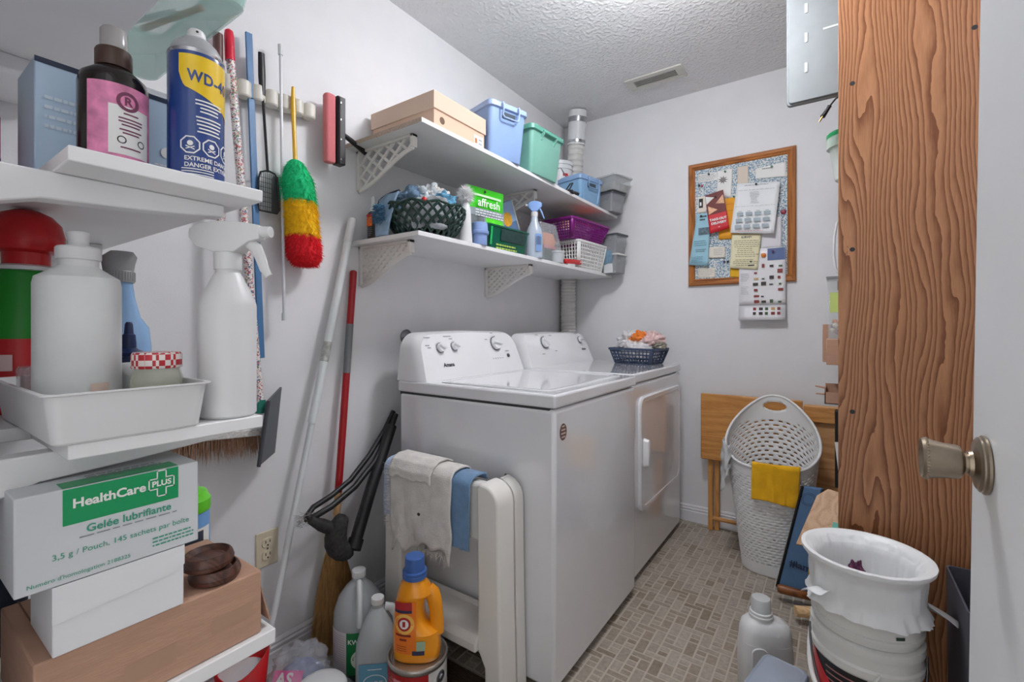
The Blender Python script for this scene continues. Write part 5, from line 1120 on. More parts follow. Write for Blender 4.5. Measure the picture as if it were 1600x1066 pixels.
t = paper('torn_strip','crumpled white paper strip at the top right of the board','paper',[(-.352,1.962),(-.21,1.970),(-.21,1.894),(-.352,1.908)],M_PAPER,0,.002,(-.275,1.957),M_PG); lines(t, M_INK, (-.32,-.001,1.952), (1,0,0), Z_, 1, .01, .05, .4)
t = paper('stamp_card','small cream card with a dark stamp at the left edge of the board','card',[(-.645,1.857),(-.60,1.857),(-.60,1.765),(-.645,1.765)],mat('cream_paper2','#e9e2d4',.8),0); quad(t,'stamp',M_INK,(-.639,-.001,1.793),(1,0,0),Z_,.022,.052); quad(t,'stamp_face',M_PAPER,(-.634,-.0012,1.805),(1,0,0),Z_,.009,.02)
t = paper('orange_sheet','orange envelope peeking out between the flyer and calendar page','envelope',[(-.525,1.825),(-.43,1.825),(-.43,1.598),(-.535,1.603)],mat('orange_paper','#eea423',.7),1,0,(-.456,1.828),M_PG)
for z in (1.79,1.755,1.617): quad(t,'fold_line',mat('fold_orange','#c77f14',.7),(-.52,-.001,z),(1,0,0),Z_,.085,.002)
t = paper('brochure_page','pale blue folded brochure hanging over the left frame edge','brochure',[(-.645,1.758),(-.575,1.753),(-.585,1.459),(-.69,1.472)],mat('blue_paper','#9cc8d8',.7),6,.004,(-.622,1.742))
quad(t,'photo_print',mat('photo_grey','#5d7480',.6,var=.4,vscale=80),(-.637,-.0035,1.636),(1,0,0),Z_,.06,.04); lines(t,mat('blue_print','#5d8a9c',.7),(-.66,-.004,1.60),(1,0,0),Z_,3,.012,.065,.3); lines(t,M_INK,(-.655,-.0045,1.552),(1,0,0),Z_,2,.01,.06,.25,seed=4,center=True); lines(t,mat('blue_print'),(-.675,-.0055,1.512),(1,0,0),Z_,4,.009,.075,.3,seed=9); lines(t,M_INK,(-.63,-.002,1.735),(1,0,0),Z_,2,.018,.04,.5,seed=3)
t = paper('takeout_flyer','red and pizza photo take-out delivery flyer on the bulletin board','flyer',[(-.600,1.852),(-.507,1.870),(-.474,1.655),(-.575,1.636)],mat('flyer_red','#cf1f2a',.45),9,.006,(-.545,1.836))
b = MB(); b.add([(-.600,-.0022,1.852),(-.507,-.0022,1.870),(-.489,-.0022,1.752),(-.587,-.0022,1.738)],[(0,1,2,3)]); b.build('photo_ground', mat('flyer_maroon','#6e2320',.5), t, fix=False)
M_PIZ = mat('pizza_photo','#e6b48f',.6,var=.3,vscale=110)
for tri in ([(-.585,1.79),(-.535,1.765),(-.58,1.742)],[(-.545,1.80),(-.508,1.845),(-.500,1.795)],[(-.598,1.845),(-.552,1.835),(-.592,1.80)]):
    b = MB(); b.add([(x,-.0026,z) for x, z in tri],[(0,1,2)]); b.build('pizza_print', M_PIZ if tri[0][0] > -.59 else M_PAPER, t, fix=False)
xd = (.97,0,.1)
text(t,'TAKE-OUT',.018,(-.531,-.0075,1.712),xd,(-.1,0,1),M_PAPER,.04); text(t,'DELIVERY',.018,(-.528,-.0085,1.691),xd,(-.1,0,1),M_PAPER,.04); MB().box(-.53,-.522,-.0062,-.0058,1.665,1.672).build('flyer_mark',mat('flyer_pink','#f0a0a0',.5),t)
t = paper('long_envelope','white envelope hanging behind the calendar page','envelope',[(-.33,1.69),(-.229,1.69),(-.232,1.527),(-.325,1.529)],mat('envelope_white','#e6e4ea',.7),2)
t = paper('calendar_page','large white calendar page with rows of small months','calendar',[(-.438,1.892),(-.234,1.868),(-.262,1.600),(-.470,1.627)],mat('page_white','#eef0f2',.6),8,.03,(-.345,1.872)); XC=(1,0,-.08)
for r_i in range(3):
    for c_i in range(4):
        q_ = quad(t,'month_block',mat('month_grey','#a9b6bd',.7),(-.438+.043*c_i-.004*r_i,-.012-.006*r_i,1.715-.034*r_i-.003*c_i),XC,Z_,.032,.018); quad(q_,'month_title',M_TXT,(-.43+.043*c_i-.004*r_i,-.0122-.006*r_i,1.7355-.034*r_i-.003*c_i),XC,Z_,.016,.003)
lines(t,M_GREY,(-.40,-.004,1.873),XC,Z_,1,.006,.12,.4); lines(t,M_TXT,(-.43,-.005,1.85),XC,Z_,1,.006,.17,.3,ragged=0); lines(t,M_TXT,(-.375,-.007,1.832),XC,Z_,8,.008,.045,.3,center=True); lines(t,M_TXT,(-.445,-.010,1.765),XC,Z_,1,.006,.19,.25,ragged=0); lines(t,M_RED,(-.43,-.028,1.628),XC,Z_,1,.005,.12,.4,ragged=.1)
t = paper('survey_sheet','cream yellow printed sheet pinned below the calendar page','sheet',[(-.463,1.622),(-.322,1.612),(-.339,1.421),(-.476,1.439)],mat('cream_sheet','#efe8c4',.7),6)
text(t,'SURVEY',.015,(-.392,-.0016,1.598),(1,0,-.06),Z_,M_INK,.02); lines(t,mat('sheet_ink','#8f886a',.7),(-.455,-.0016,1.582),(1,0,-.06),Z_,9,.0105,.125,.28,center=True); lines(t,mat('sheet_ink'),(-.458,-.0026,1.48),(1,0,-.06),Z_,4,.0095,.12,.28,seed=5,center=True); quad(t,'print_mark',M_INK,(-.375,-.003,1.462),(1,0,0),Z_,.008,.008); quad(t,'print_mark',M_INK,(-.385,-.003,1.443),(1,0,0),Z_,.03,.006)
t = paper('yellow_slip','corner of a yellow sheet showing below the cream sheet','paper',[(-.476,1.44),(-.425,1.432),(-.425,1.388),(-.476,1.392)],mat('yellow_paper','#eab31c',.7),1)
t = paper('small_note','small white note beside the blue brochure','note',[(-.59,1.566),(-.501,1.561),(-.501,1.500),(-.59,1.505)],mat('cream_paper2'),2); lines(t,M_TXT,(-.56,-.001,1.548),(1,0,0),Z_,4,.010,.05,.3)
t = paper('clipping','pale newspaper clipping at the lower left of the board','clipping',[(-.645,1.452),(-.553,1.448),(-.551,1.396),(-.645,1.396)],mat('cream_paper2'),0); lines(t,M_TXT,(-.64,-.001,1.440),(1,0,0),Z_,5,.009,.08,.3)
t = paper('catalogue_page','long unfolded catalogue leaflet hanging below the bulletin board','leaflet',[(-.43,1.535),(-.212,1.530),(-.211,1.232),(-.43,1.232)],mat('glossy_page','#edecef',.35),4,.002)
b = MB(); b.grid(lambda u,v: (-.43+.219*u, .0-.004-.022*(1-v), 1.154+.078*v), 6, 4); b.build('lower_fold', mat('glossy_fold','#d9d8dc',.35), t, solid=.0006)
quad(t,'blue_print',mat('slate_blue','#5d6f9c',.6),(-.294,-.0022,1.466),(1,0,0),Z_,.08,.062); rnd = random.Random(31)
pcs = ['#8c3a35','#3f3432','#b84a3f','#d8a48a','#6b4a44','#c9a46a','#46613f','#a83a5a','#e3c4b0']
for r_i in range(8):
    for c_i in range(4):
        if rnd.random() < .82:
            z = 1.43-.031*r_i; x = -.36+.038*c_i+rnd.uniform(-.004,.004); w_ = rnd.uniform(.01,.026); h_ = rnd.uniform(.006,.02)
            if z < 1.236: continue
            quad(t,'product_print',mat('prod'+str(rnd.randrange(9)),pcs[rnd.randrange(9)],.5),(x,-.0055,z),(1,0,0),Z_,w_,h_)
for c_i in range(5):
    for r_i in range(2): quad(t,'product_print',mat('prod'+str((c_i*2+r_i)%9),pcs[(c_i*2+r_i)%9],.5),(-.36+.028*c_i,-.0135-.008*r_i,1.205-.024*r_i),(1,0,0),Z_,.014+.004*(c_i%2),.015)
lines(t,M_TXT,(-.42,-.0055,1.40),(1,0,0),Z_,5,.009,.04,.25); lines(t,M_TXT,(-.42,-.0055,1.33),(1,0,0),Z_,5,.009,.04,.25,seed=3)
def badge(label, x, z, r, m, lay):
    o = MB(); o.at(Matrix.Translation((x, BY-.0125-lay, z))@Matrix.Rotation(pi/2,4,'X')).lathe([(r,0),(r*.98,.003),(r*.6,.005),(.0005,.0055)], 20); tag(o.build('button_badge', m), label, 'badge')
badge('round dark red button pinned at the right edge of the board', -.222, 1.713, .0135, mat('badge_red','#8a2440',.4,var=.4,vscale=100), 0)
badge('round orange button pinned above the catalogue leaflet', -.312, 1.495, .0115, mat('badge_orange','#d8791c',.4,var=.3,vscale=120), .018)
for lab, x, z, m_ in (('purple push pin left of the cream sheet',-.505,1.478,M_PU),('dark push pin beside the purple pin',-.487,1.477,M_INK),('purple push pin on the blue corner of the leaflet',-.268,1.512,M_PU),('dark red push pin at the upper left of the board',-.622,1.916,M_PR),('black push pin at the upper left of the board',-.636,1.921,M_INK)):
    o = MB(); lay = .0165 if x > -.3 else .0; o.at(Matrix.Translation((x, BY-.0122-lay, z))@Matrix.Rotation(pi/2,4,'X')).lathe([(.0055,0),(.0035,.002),(.0035,.008),(.0058,.0085),(.0058,.0105)], 12); tag(o.build('push_pin', m_), lab, 'pin', 'push pins on the bulletin board')

# basket of cloths on the dryer
grid_basket('cloth_basket', 'small navy slotted basket on top of the dryer', (-.905, 2.535, .9147), radians(-9), .135, .10, .088, mat('navy_basket','#3b4a66',.4), 10, 4, .8)
r_ = thing('folded_cloths', 'pile of white, orange and pink cloths in the navy basket', 'cloths', (-.905, 2.535, .925), radians(-9)); r_.scale = (1.08, 1.08, 1.3)
heap('cloth', cloth('cloth_white','#e2dfe0'), r_, (0,0,.04), .105, .075, .06, 3, .3); heap('cloth', cloth('cloth_white','#e2dfe0'), r_, (-.05,.0,.085), .06, .06, .045, 6, .5, (0,-.2,0)); heap('cloth', cloth('cloth_pink','#e2c3c0'), r_, (.06,.0,.085), .07, .045, .04, 9, .5, (0,-.25,.2)); heap('cloth', cloth('cloth_orange','#ee8a3c'), r_, (.015,-.012,.100), .05, .04, .03, 12, .5, (0,-.1,.3)); heap('cloth', cloth('cloth_grey','#a7a294'), r_, (.085,.02,.07), .05, .05, .03, 15, .5)
# small print on the dryer console was added above
g_ = thing('work_gloves', 'blue-grey gloves tucked between the white basket and clear boxes', 'gloves', (-1.125, 2.64, SZ+.001))
for k in range(4): MB().tube([(-.02+.012*k, -.012, .05+.004*k),(-.012+.012*k, -.022, .095),(-.02+.012*k, -.018, .125),(-.03+.012*k, .004, .14)], [.008,.0095,.0095,.007], 8).build('glove_finger', mat('glove_blue','#6f8ea2',.7,var=.2,vscale=60), g_, ang=80)
MB().rstack([(.03,.014,0,.006),(.032,.016,.055,.008)]).build('cuff', mat('glove_white','#d6dadb',.7,var=.1), g_)
# ---------------------------------------------------------------- folding table, hamper and things by the back wall
M_PINE = mat_wood('honey_pine','#b06f2e','#d69a56','X',10,.4,.35); M_PINEZ = mat_wood('honey_pine_leg','#b06f2e','#d69a56','Z',10,.4,.35)
t = thing('folding_table', 'honey wood folding table stored upright against the back wall', 'table', (0, 0, .001))
MB().box(-.611,-.134,2.695,2.715,.392,.752).build('table_top', M_PINE, t, bevel=.006)
for x in (-.578, -.548): MB().box(x,x+.024,2.722 if x < -.56 else 2.735,2.740 if x < -.56 else 2.753,0,.60).build('leg', M_PINEZ, t, bevel=.002)
for x in (-.215, -.185): MB().box(x,x+.024,2.722,2.740,0,.60).build('leg', M_PINEZ, t, bevel=.002)
MB().tube([(-.56,2.733,.065),(-.19,2.733,.065)], .011, 12).build('stretcher', M_PINE, t)
t = thing('wood_board', 'second wooden table top standing beside the folding table', 'board', (0, 0, .001))
MB().box(-.130,.17,2.700,2.722,.0,.735).build('panel', mat_wood('figured_pine','#a8733f','#cfa06d','X',7,.45,.4), t, bevel=.004)
MB().box(-.130,.17,2.680,2.699,.655,.732).build('top_rail', M_PINE, t, bevel=.003)

M_HAM = mat('hamper_plastic','#eaeaea',.4)
t = thing('laundry_hamper', 'tall white woven plastic laundry hamper with a loop handle', 'hamper', (-.245, 2.455, .001))
NU, NV = 150, 111
def ham(u, v):
    a = 2*pi*u; s_ = (sin(a)+1)/2; zt = .49+.29*s_**1.5; z = zt*v
    k = min(1, z/.56); rx = .122+.068*k; ry = .098+.050*k
    if z > .56: rx *= 1-.55*((z-.56)/.22)**2*.6
    e = 2.3; c, s2 = cos(a), sin(a)
    return (rx*math.copysign(abs(c)**(2/e), c), ry*math.copysign(abs(s2)**(2/e), s2), z)
def hk(i, j):
    u, v = (i+.5)/NU, (j+.5)/NV; x, y, z = ham(u, v); a = 2*pi*u; s_ = (sin(a)+1)/2
    zt = .49+.29*s_**1.5
    if s_ > .9 and ((x/.050)**2+((z-.728)/.023)**2) < 1: return False
    lim = zt-.045-.075*s_**5
    if z < .045 or z > lim: return True
    return not (j % 3 == 0 and (i+2*((j//3) % 2)) % 4 < 2)
MB().grid(ham, NU, NV, hk).build('woven_body', M_HAM, t, solid=.0026, ang=60)
MB().stack([(.119,.095,0),(.123,.099,.002),(.121,.097,.006)], 40, 2.3).build('base', M_HAM, t)
b = MB(); b.tube([(lambda q: (q[0]*1.01, q[1]*1.01, q[2]))(ham(i/90, 1)) for i in range(90)], .006, 8, closed=True); b.build('rim', M_HAM, t, ang=80)
b = MB(); b.tube([(.052*cos(2*pi*i/40), ham(.25,.935)[1]+.001, .728+.0245*sin(2*pi*i/40)) for i in range(40)], .0035, 6, closed=True); b.build('handle_rim', M_HAM, t, ang=80)
t = thing('yellow_cloth', 'bright yellow cloth draped over the front rim of the hamper', 'cloth', (-.245, 2.455, .001))
M_YEL = mat('yellow_felt','#f6b905',.95,bump=.5,bscale=250,var=.06,vscale=30,sheen=.3)
def yc(u, v):
    x = -.058+.18*u-.006*(1-v); rim = ham(.75+.0, 1); yy = -.148*(1-abs(x/.19)**2.3)**(1/2.3)
    w_ = .006*sin(u*16+v*2)*(1-v)*.6+.006*noise.noise(Vector((u*4,v*3,2)))*(1-v)
    if v > .72: k = (v-.72)/.28; return (x, yy-.010+.05*k, .515+.006*sin(pi*k)-.06*k*k)
    return (x, yy-.012-abs(w_)+.014*(1-v/.72)-.004, .515-.165*(1-v/.72)+.006*sin(u*5))
MB().grid(yc, 30, 40).build('cloth', M_YEL, t, solid=.006, ang=80)
t = thing('bag_liner', 'crumpled white plastic bag hanging over the left rim of the hamper', 'plastic bag', (-.245, 2.455, .001))
b = MB()
def lf(u, v):
    a = radians(165+60*u); e = 2.3; c, s2 = cos(a), sin(a); rx, ry = .197, .155
    x, y = rx*math.copysign(abs(c)**(2/e), c), ry*math.copysign(abs(s2)**(2/e), s2); n = .012*noise.noise(Vector((u*6,v*5,4)))
    return (x*(1.0+.05*(1-v))+n-.006, y*1.02+n-.006, .575-.24*(1-v)*(.6+.4*sin(pi*u))+.02*noise.noise(Vector((u*5,2,v*3))))
b.grid(lf, 24, 20); b.build('film', mat('bag_white','#e4e6e8',.3,alpha=.8), t, solid=.001, ang=80)

t = thing('blue_bag', 'flat blue zip pouch with black edging leaning beside the hamper', 'pouch', (0, 0, .001))
b = MB(); q0 = [(-.205,2.285,.0),(-.100,2.265,.0),(-.050,2.275,.455),(-.112,2.290,.450)]; off = Vector((.010,.022,0))
vs = [Vector(p_) for p_ in q0]; b.add(vs+[p_+off for p_ in vs], [(0,1,2,3),(7,6,5,4),(0,4,5,1),(1,5,6,2),(2,6,7,3),(3,7,4,0)]); b.build('pouch', mat('denim_blue','#55789f',.6,var=.08,vscale=15), t, bevel=.004)
MB().tube([vs[0]+Vector((-.002,0,.004)), vs[3]+Vector((-.002,0,0))], .0055, 8).build('edging', M_BLACK, t)
xd_ = (vs[1]-vs[0]).normalized(); yd_ = (vs[3]-vs[0]).normalized(); nn_ = xd_.cross(yd_).normalized()*.0052
text(t, '#lam', .040, vs[0].lerp(vs[3], .27)+xd_*.06+nn_, xd_, (0,0,1), M_NAVY, .02)
b = MB(); c0 = vs[3].lerp(vs[2], .5)-yd_*.05+nn_*1.1
for r0 in (.026, .020): b.grid(lambda u,v: c0+xd_*((r0+.0015*v)*cos(2*pi*u))+yd_*((r0+.0015*v)*sin(2*pi*u)), 26, 1)
b.build('round_logo', M_NAVY, t, fix=False)
tag(MB().tube([(-.195,2.175,.052),(-.185,2.177,.052),(-.10,2.195,.045),(-.04,2.206,.04)], [.013,.018,.016,.013], 14).build('tool_handle', mat_wood('dark_handle','#5f3418','#8f5526','X',20,.4), loc=(0,0,0)), 'dark wooden mallet handle poking out beside the hamper', 'implement')  # a bare wooden tool handle, no head modelled
tag(MB().tube([(-.125,2.05,.046),(-.06,2.08,.046),(.02,2.10,.046)], [.019,.021,.020], 12).build('wooden_peg', mat_wood('pale_beech','#c99a66','#e8c79a','X',20,.5)), 'pale wooden dowel end beside the pails', 'dowel')  # plain pale wooden dowel
tag(MB().rstack([(.011,.011,0,.005),(.012,.012,.10,.006),(.009,.009,.104,.005)]).build('yellow_lighter', mat('yellow_plastic','#f0b51c',.35), loc=(-.075,2.13,.075+.0)), 'small yellow plastic stick behind the pail rim', 'stick')
t = thing('plank', 'pale wooden plank leaning on the shelf side behind the pail', 'plank', (0, 0, .001))
b = MB(); vs = [Vector(p_) for p_ in ((-.125,2.07,.29),(.02,2.07,.30),(.02,2.20,.475),(-.025,2.21,.480),(-.062,2.205,.448))]; off = Vector((0,.016,-.01))
b.add(vs+[p_+off for p_ in vs], [(0,1,2,3,4),(9,8,7,6,5)]+[(i,(i+1)%5,5+(i+1)%5,5+i) for i in range(5)]); b.build('board', mat_wood('pale_pine','#bb8a60','#dcb48e','Z',8,.5,.35), t, bevel=.002)
for k in range(4):
    tag(MB().at(Matrix.Translation((.012+.004*k, 1.985, .355+.016*k))@Matrix.Rotation(radians(12),4,'Y')).box(-.035,.04,-.04,.04,0,.010).build('teal_folder', mat('teal_cover','#7fd0be',.5), bevel=.002), ('lowest','second lowest','second highest','topmost')[k]+' teal folder in the small pile behind the oak panel', 'folder', 'teal folders behind the oak panel')
tag(MB().rstack([(.04,.07,0,.01),(.05,.08,.345,.01),(.045,.075,.353,.01)]).build('cooler_box', mat('pale_box_plastic','#dcdcda',.5), loc=(.075,2.0,.001)), 'pale plastic box standing under the teal folders', 'box')

# ---------------------------------------------------------------- shelving unit with oak end panel
PXL, PXR, PY0 = .006, .326, 1.70
M_OAK = mat_oak('oak_veneer','#70401f','#b07d57', 80, 4.6)
t = thing('shelving_unit', 'tall shelving unit with a wide oak end panel beside the door', 'shelf', (0, 0, .001))
pn_ = MB().box(PXL,PXR,PY0,PY0+.018,0,2.46).build('end_panel', M_OAK, t, bevel=.001)
for x, z in ((.040,1.835),(.040,1.345),(.040,.866),(.300,1.905)):
    MB().cyl((x,PY0-.0004,z),(x,PY0+.001,z),.0065,14).build('screw_hole', M_INK, pn_)
M_SH = mat_wood('shelf_oak','#8a5a36','#b98960','Y',7,.5)
for z in (.30,.825,.972,1.655,1.865): MB().box(.024,PXR,PY0+.0185,2.66,z-.016,z).build('shelf_board', M_SH, t)
# galvanised pan and plug on the top board
t = thing('metal_fixture', 'galvanised metal fixture pan with slots above the oak panel', 'fixture', (0, 0, 0))
M_GALV = mat('galvanised','#878c8e',.5,metal=.3,var=.06,vscale=12)
b = MB(); b.loft([[(.08+u, y_, 2.16+v) for u, v in rrect(.222*k, .274*k, .014)] for y_, k in ((1.885,1),(1.90,1))]); b.loft([[(.08+u, y_, 2.16+v) for u, v in rrect(.216*k, .268*k, .012)] for y_, k in ((1.878,1),(1.886,1))]); b.build('pan', M_GALV, t, bevel=.003)
for z in (1.988,2.09,2.19,2.30): MB().rstack([(.0045,.0018,0,.0016),(.0045,.0018,.032,.0016)], cx=-.083, cy=1.8775, k=2).at(Matrix()).build('slot', mat('slot_bright','#d4d8d8',.4), t, loc=(0,0,z))
MB().box(-.035,.06,1.8768,1.8785,2.115,2.121).build('label_slot', mat('slot_bright'), t)
t = thing('lamp_plug', 'small black plug dangling below the metal pan', 'plug', (0, 0, 0))
MB().tube([(.02,1.88,1.884),(.0,1.872,1.872),(-.018,1.866,1.848)], .0026, 8).build('cord', M_BLACK, t); MB().tube([(-.017,1.866,1.850),(-.021,1.865,1.842),(-.033,1.862,1.822),(-.036,1.861,1.817)], [.007,.006,.0075,.008], 10).build('plug_body', M_BLACK, t); 
for k in (-1, 1): MB().tube([(-.036,1.861+.004*k,1.817),(-.045,1.859+.004*k,1.802)], .002, 6).build('prong', mat('brass_prong','#8a6a3a',.35,metal=1), t)
# things standing on the boards, peeking past the panel
t = thing('lidded_container', 'white container with a green rimmed lid peeking past the oak panel', 'container', (.035, 2.10, 1.6555))
MB().lathe([(.035,0),(.038,.003),(.055,.12),(.058,.122)], 28).build('body', mat('milk_green','#dfe6df',.3,alpha=.9), t); MB().lathe([(.058,.118),(.064,.12),(.064,.158),(.058,.164)], 28).build('lid_skirt', mat('pale_green_skirt','#cfe3d4',.3), t); MB().lathe([(.0648,.157),(.065,.160),(.065,.17),(.06,.176)], 28).build('lid', mat('green_lid','#28b36b',.35), t)
tag(MB().tube([(.004,2.02,1.49),(-.004,2.02,1.44),(-.006,2.02,1.38),(-.001,2.02,1.33),(.006,2.02,1.31),(.02,2.02,1.30)], .004, 8).build('white_cable', M_PLW), 'thin white cable looping beside the edge of the oak panel', 'cable')
t = thing('snack_tub', 'clear tub of coloured treats with a lime label beside the oak panel', 'tub', (.045, 2.20, 1.0725))
b = MB(); b.rstack([(.068,.06,0,.006),(.072,.064,.228,.006)], cap1=False); b.build('tub', M_CLEAR, t, solid=.002); MB().rstack([(.075,.067,.228,.006),(.076,.068,.236,.006)]).build('lid', mat('grey_lid','#8a8c8f',.3), t)
rnd = random.Random(17)
for k in range(46):
    x, y, z = rnd.uniform(-.055,.055), rnd.uniform(-.048,.048), .012+rnd.uniform(0,.062); c_ = ['#e8842a','#d8c9b0','#3f4a8a','#c9502a','#efe3c8','#7a3a4a'][k % 6]
    MB().ball((x,y,z), .010, n=8, m=5).build('treat', mat('treat%d' % (k % 6), c_, .5), t)
quad(t, 'lime_label', mat('lime_label','#c3d77c',.5), (-.064,-.0645,.10), (1,0,0), Z_, .10, .075); b = quad(t, 'dark_label', mat('dark_label','#5b5d60',.5), (-.04,-.0648,.185), (1,0,0), Z_, .08, .035)
tag(MB().box(-.075,.075,-.07,.07,0,.098).build('cardboard_box', M_CARD, loc=(.045,2.205,.9735), bevel=.002), 'small brown cardboard box under the clear treat tub', 'box')
tag(MB().box(-.05,.05,-.055,.055,0,.155).build('cardboard_box', M_CARD, loc=(.005,2.36,.9735), bevel=.002), 'taller brown cardboard box behind the clear treat tub', 'box')
t = thing('open_tray_box', 'torn open brown cardboard tray on the board below the treat tub', 'box', (.04, 2.20, .8255))
b = MB(); b.box(-.075,.075,-.07,.07,0,.003); b.box(-.075,.075,-.07,-.067,0,.045); b.box(-.075,-.072,-.07,.07,0,.06); b.box(-.075,.075,.067,.07,0,.065); b.build('tray', M_CARD, t)
for k in (0, 1): MB().tube([(-.075,-.05+.05*k,.058-.03*k),(-.105,-.045+.05*k,.063-.035*k)], [.004,.003], 5).build('torn_tab', M_CARD, t)
tag(MB().lathe([(.03,0),(.032,.002),(.036,.075),(.033,.075),(.03,.004)], 24).build('clear_cup', mat('cup_clear'), loc=(.06,2.2,.829+.001)), 'clear cup standing in the torn cardboard tray', 'cup')
tag(MB().box(-.009,.009,-.02,.02,0,.29).build('black_case', mat('matte_black','#101012',.6), loc=(.006,2.15,.512), bevel=.003), 'upright black case behind the edge of the oak panel', 'case')
tag(MB().at(Matrix.Rotation(radians(-6),4,'Y')).box(-.002,.06,-.001,.001,0,.13).build('white_folder', M_PAPER, loc=(.012,2.08,.565)), 'white paper sleeve beside the upright black case', 'paper')
tag(MB().box(-.03,.02,-.05,.05,0,.15).build('dark_red_box', mat('dark_red','#5a1a22',.5,var=.4,vscale=20), loc=(-.012,2.55,.001)), 'dark red box on the floor in the corner behind the hamper', 'box')

# ---------------------------------------------------------------- pails, jug and tote in the right foreground
M_PAIL = mat('pail_plastic','#e3e3df',.35)
t = thing('white_bucket', 'white bucket with a red and black label at the bottom of the stack', 'bucket', (.062, 1.505, .001), rz=radians(-80)); t.scale = (1, 1, 1.34)
MB().lathe([(.098,0),(.101,.004),(.111,.205),(.117,.208),(.118,.220),(.114,.224),(.114,.243),(.119,.245),(.119,.259),(.114,.261)], 48).build('bucket', M_PAIL, t, ang=35)
patch(t, 'black_label', mat('label_black','#1d1a1a',.4), .1022, radians(-100), radians(-10), .02, .203, 24, rt=.1122)
b = MB(); b.grid(lambda u,v: ((.1022+.0100*((.075+.095*(1-u)**1.2+.05*v)-.02)/.183+.001)*cos(radians(-92+76*u)), (.1022+.0100*((.075+.095*(1-u)**1.2+.05*v)-.02)/.183+.001)*sin(radians(-92+76*u)), .075+.095*(1-u)**1.2+.05*v), 20, 3); b.build('red_swoosh', mat('label_bright_red','#d4212a',.4), t, fix=False)
for k in range(8): patch(t, 'label_stripe', mat('stripe_pink','#b07a76',.5), .1122-.0005*k, radians(-58), radians(-12), .190-.011*k, .1925-.011*k, 10)
patch(t, 'red_block', mat('label_bright_red'), .1115, radians(20), radians(48), .170, .185, 8); patch(t, 'red_arrow', mat('label_bright_red'), .1122, radians(8), radians(16), .188, .199, 4)
for k in range(5): patch(t, 'print_line', M_GREY, .1108, radians(2), radians(46), .155-.007*k, .1575-.007*k, 8)
MB().tube([(.120*cos(radians(a)), .120*sin(radians(a)), .234-.14*sin(radians((a+100)/180*180))) for a in range(-100, 81, 9)], .0028, 6).build('bail', M_STEELD, t, ang=80)
MB().tube([(.121*cos(radians(a)), .121*sin(radians(a)), .238-.10*sin(radians((a+120)/125*180))**.8) for a in range(-119, 5, 8)], .0065, 8, flat=.5).build('lid_strap', M_PAIL, t, ang=80)
t = thing('white_bucket', 'plain white bucket nested in the labelled bucket', 'bucket', (.062, 1.505, .3515)); t.scale = (1, 1, .64)
MB().lathe([(.107,0),(.110,.002),(.111,.022),(.117,.024),(.118,.040),(.114,.043),(.114,.075),(.118,.077),(.118,.088),(.112,.09)], 48).build('bucket', M_PAIL, t, ang=35)
patch(t, 'green_smudge', mat('paint_smudge','#12352c',.5), .1148, radians(-62), radians(-52), .05, .062, 5)
t = thing('waste_bin', 'white waste bin lined with a white bag on top of the buckets', 'waste bin', (.062, 1.503, .4095)); t.scale = (1, 1, .72)
M_LIN = mat('bag_liner_white','#eef0f1',.35,bump=.3,bscale=25,var=.02)
MB().lathe([(.100,0),(.102,.003),(.114,.135),(.120,.150),(.135,.168),(.138,.172),(.137,.178),(.131,.178),(.122,.168),(.110,.148),(.104,.06),(.096,.012),(.0,.012)], 56).build('bin', M_PAIL, t, ang=40)
b = MB()
def lin(u, v):
    a = 2*pi*u; q = v*3
    pr = [(.119,.004),(.116,.06),(.119,.132),(.138,.166),(.140,.181),(.131,.182),(.119,.168),(.107,.145),(.098,.03)]; s_ = v*(len(pr)-1); i = min(int(s_), len(pr)-2); k = s_-i
    r = pr[i][0]+(pr[i+1][0]-pr[i][0])*k; z = pr[i][1]+(pr[i+1][1]-pr[i][1])*k; f = 1 if (v < .3 or v > .68) else .15
    n = noise.noise(Vector((cos(a)*4, sin(a)*4, v*5)))*.009*f+noise.noise(Vector((cos(a)*14, sin(a)*14, v*3)))*.005*f; d = 1 if v < .5 else -1
    if v < .1: z += .016*noise.noise(Vector((cos(a)*2.5, sin(a)*2.5, 7))); n += .012*(.1-v)/.1*(1+noise.noise(Vector((cos(a)*3, sin(a)*3, 1))))
    return ((r+abs(n)*d)*cos(a), (r+abs(n)*d)*sin(a), z)
b.grid(lin, 110, 40); b.build('bag_liner', M_LIN, t, ang=80)
fl_ = MB(); fl_.grid(lambda u,v: ((.124+.05*v)*cos(radians(20-25*u-12*v)), (.124+.05*v)*sin(radians(20-25*u-12*v)), .01+.05*u-.02*v+.012*sin(u*5)), 8, 8); fl_.build('loose_corner', M_LIN, t, solid=.001, ang=80)
fl_ = MB(); fl_.grid(lambda u,v: ((.122+.03*v)*cos(radians(205+28*u)), (.122+.03*v)*sin(radians(205+28*u)), .03+.05*u-.01*v+.01*sin(u*5)), 8, 8); fl_.build('loose_corner', M_LIN, t, solid=.001, ang=80)
tag(heap('candy_wrapper', mat('plum_wrapper','#5a2348',.4,var=.5,vscale=60), None, (.045,1.535,.4195), .03, .03, .065, 4, .5), 'crumpled plum coloured wrapper inside the white waste bin', 'wrapper')
t = thing('detergent_jug', 'white laundry detergent jug with a clear cap on the floor', 'jug', (-.180, 1.63, .001), rz=radians(30)); t.scale = (1, 1, .84)
MB().stack([(.070,.042,0),(.076,.047,.006),(.077,.048,.13),(.074,.047,.18)], 32, 3.0).build('lower_body', M_PLW, t, ang=50)
MB().stack([(.0745,.047,.179),(.072,.046,.215),(.066,.042,.240),(.048,.035,.252,-.006),(.034,.030,.258,-.012),(.031,.029,.262,-.012)], 32, 2.8).build('shoulder', M_PLW, t, ang=50)
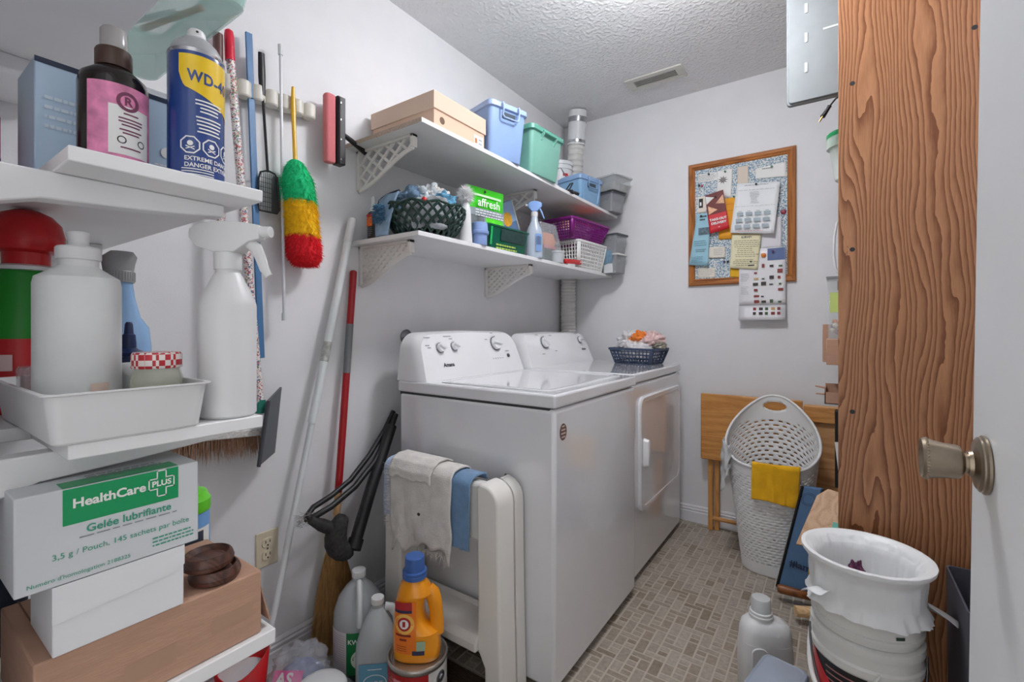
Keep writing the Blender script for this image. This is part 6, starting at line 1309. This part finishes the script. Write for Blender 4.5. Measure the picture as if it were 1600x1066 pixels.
MB().lathe([(.031,.262),(.034,.263),(.034,.272),(.032,.274),(.032,.283),(.029,.285)], 32, -.012).build('neck_ring', M_PLW, t, ang=35); MB().lathe([(.028,.284),(.0275,.325),(.025,.331),(.0,.332)], 28, -.012).build('cap', mat('frosted_cap','#d6d9da',.3,alpha=.75), t)
b = MB(); b.loft([[(-.035+u, y_, .115+v) for u, v in rrect(.020*k, .055*k, .018)] for y_, k in ((-.0455,1.15),(-.049,1.1),(-.0485,.9),(-.040,.8))]); b.build('grip_recess', M_PLW, t, ang=50)
t = thing('grey_tote', 'grey-blue plastic tote with a rounded lid at the bottom edge', 'tote', (-.130, 1.405, .001), rz=radians(-12))
M_GT = mat('greyblue_plastic','#8e97a6',.4); MB().rstack([(.046,.08,0,.015),(.048,.083,.005,.016),(.053,.088,.165,.018)]).build('tub', M_GT, t, ang=40)
MB().rstack([(.054,.089,.162,.018),(.058,.093,.164,.02),(.058,.093,.180,.02),(.054,.089,.187,.02),(.048,.083,.190,.02),(.046,.081,.189,.02),(.044,.079,.190,.02)]).build('lid', mat('greyblue_lid','#98a1b0',.4), t, ang=30)
t = thing('fabric_bin', 'tall charcoal bin between the oak panel and the door', 'bin', (.281, 1.53, .001))
b = MB(); b.rstack([(.04,.12,0,.01),(.044,.13,.49,.012),(.040,.126,.49,.012),(.036,.116,.006,.01)]); b.build('bin', mat('charcoal_bin','#4c4d56',.7), t, ang=30)

# ---------------------------------------------------------------- open door with knob
d_ = MB(); lean = .070
def dy_(z): return .697-(z-.967)*lean
d_.add([(x, y, z) for z in (.01, 2.03) for x, y in ((.121,.0),(.156,.0),(.156,dy_(z)),(.121,dy_(z)))], [(0,3,2,1),(4,5,6,7),(0,1,5,4),(1,2,6,5),(2,3,7,6),(3,0,4,7)])
dr = struct(d_.build('door_1', mat('door_paint','#dfe1e3',.4,bump=.05,bscale=40), bevel=.002))
M_NI = mat('antique_nickel','#a09280',.32,metal=1,var=.12,vscale=60)
KM = Matrix.Translation((.1208, .637, .982))@Matrix.Rotation(-pi/2, 4, 'Y')
MB().at(KM).lathe([(.027,0),(.0285,.001),(.0285,.003),(.0265,.0045),(.0265,.006),(.0235,.008),(.022,.008),(.013,.0105),(.012,.0135)], 40).build('rose', M_NI, dr, ang=25)
MB().at(KM).lathe([(.0095,.012),(.0095,.016),(.0155,.019),(.0165,.021),(.0175,.031),(.019,.039),(.0205,.044),(.021,.046),(.0195,.0485),(.0175,.047),(.016,.0455),(.0,.046)], 40).build('knob', M_NI, dr, ang=25)
bd = MB()
for i in range(40): a_ = 2*pi*i/40; bd.at(KM@Matrix.Translation((.0205*cos(a_), .0205*sin(a_), .0445))).ball((0,0,0), .0012, n=6, m=4)
tag(bd.build('beading', M_NI, dr), kind='stuff')
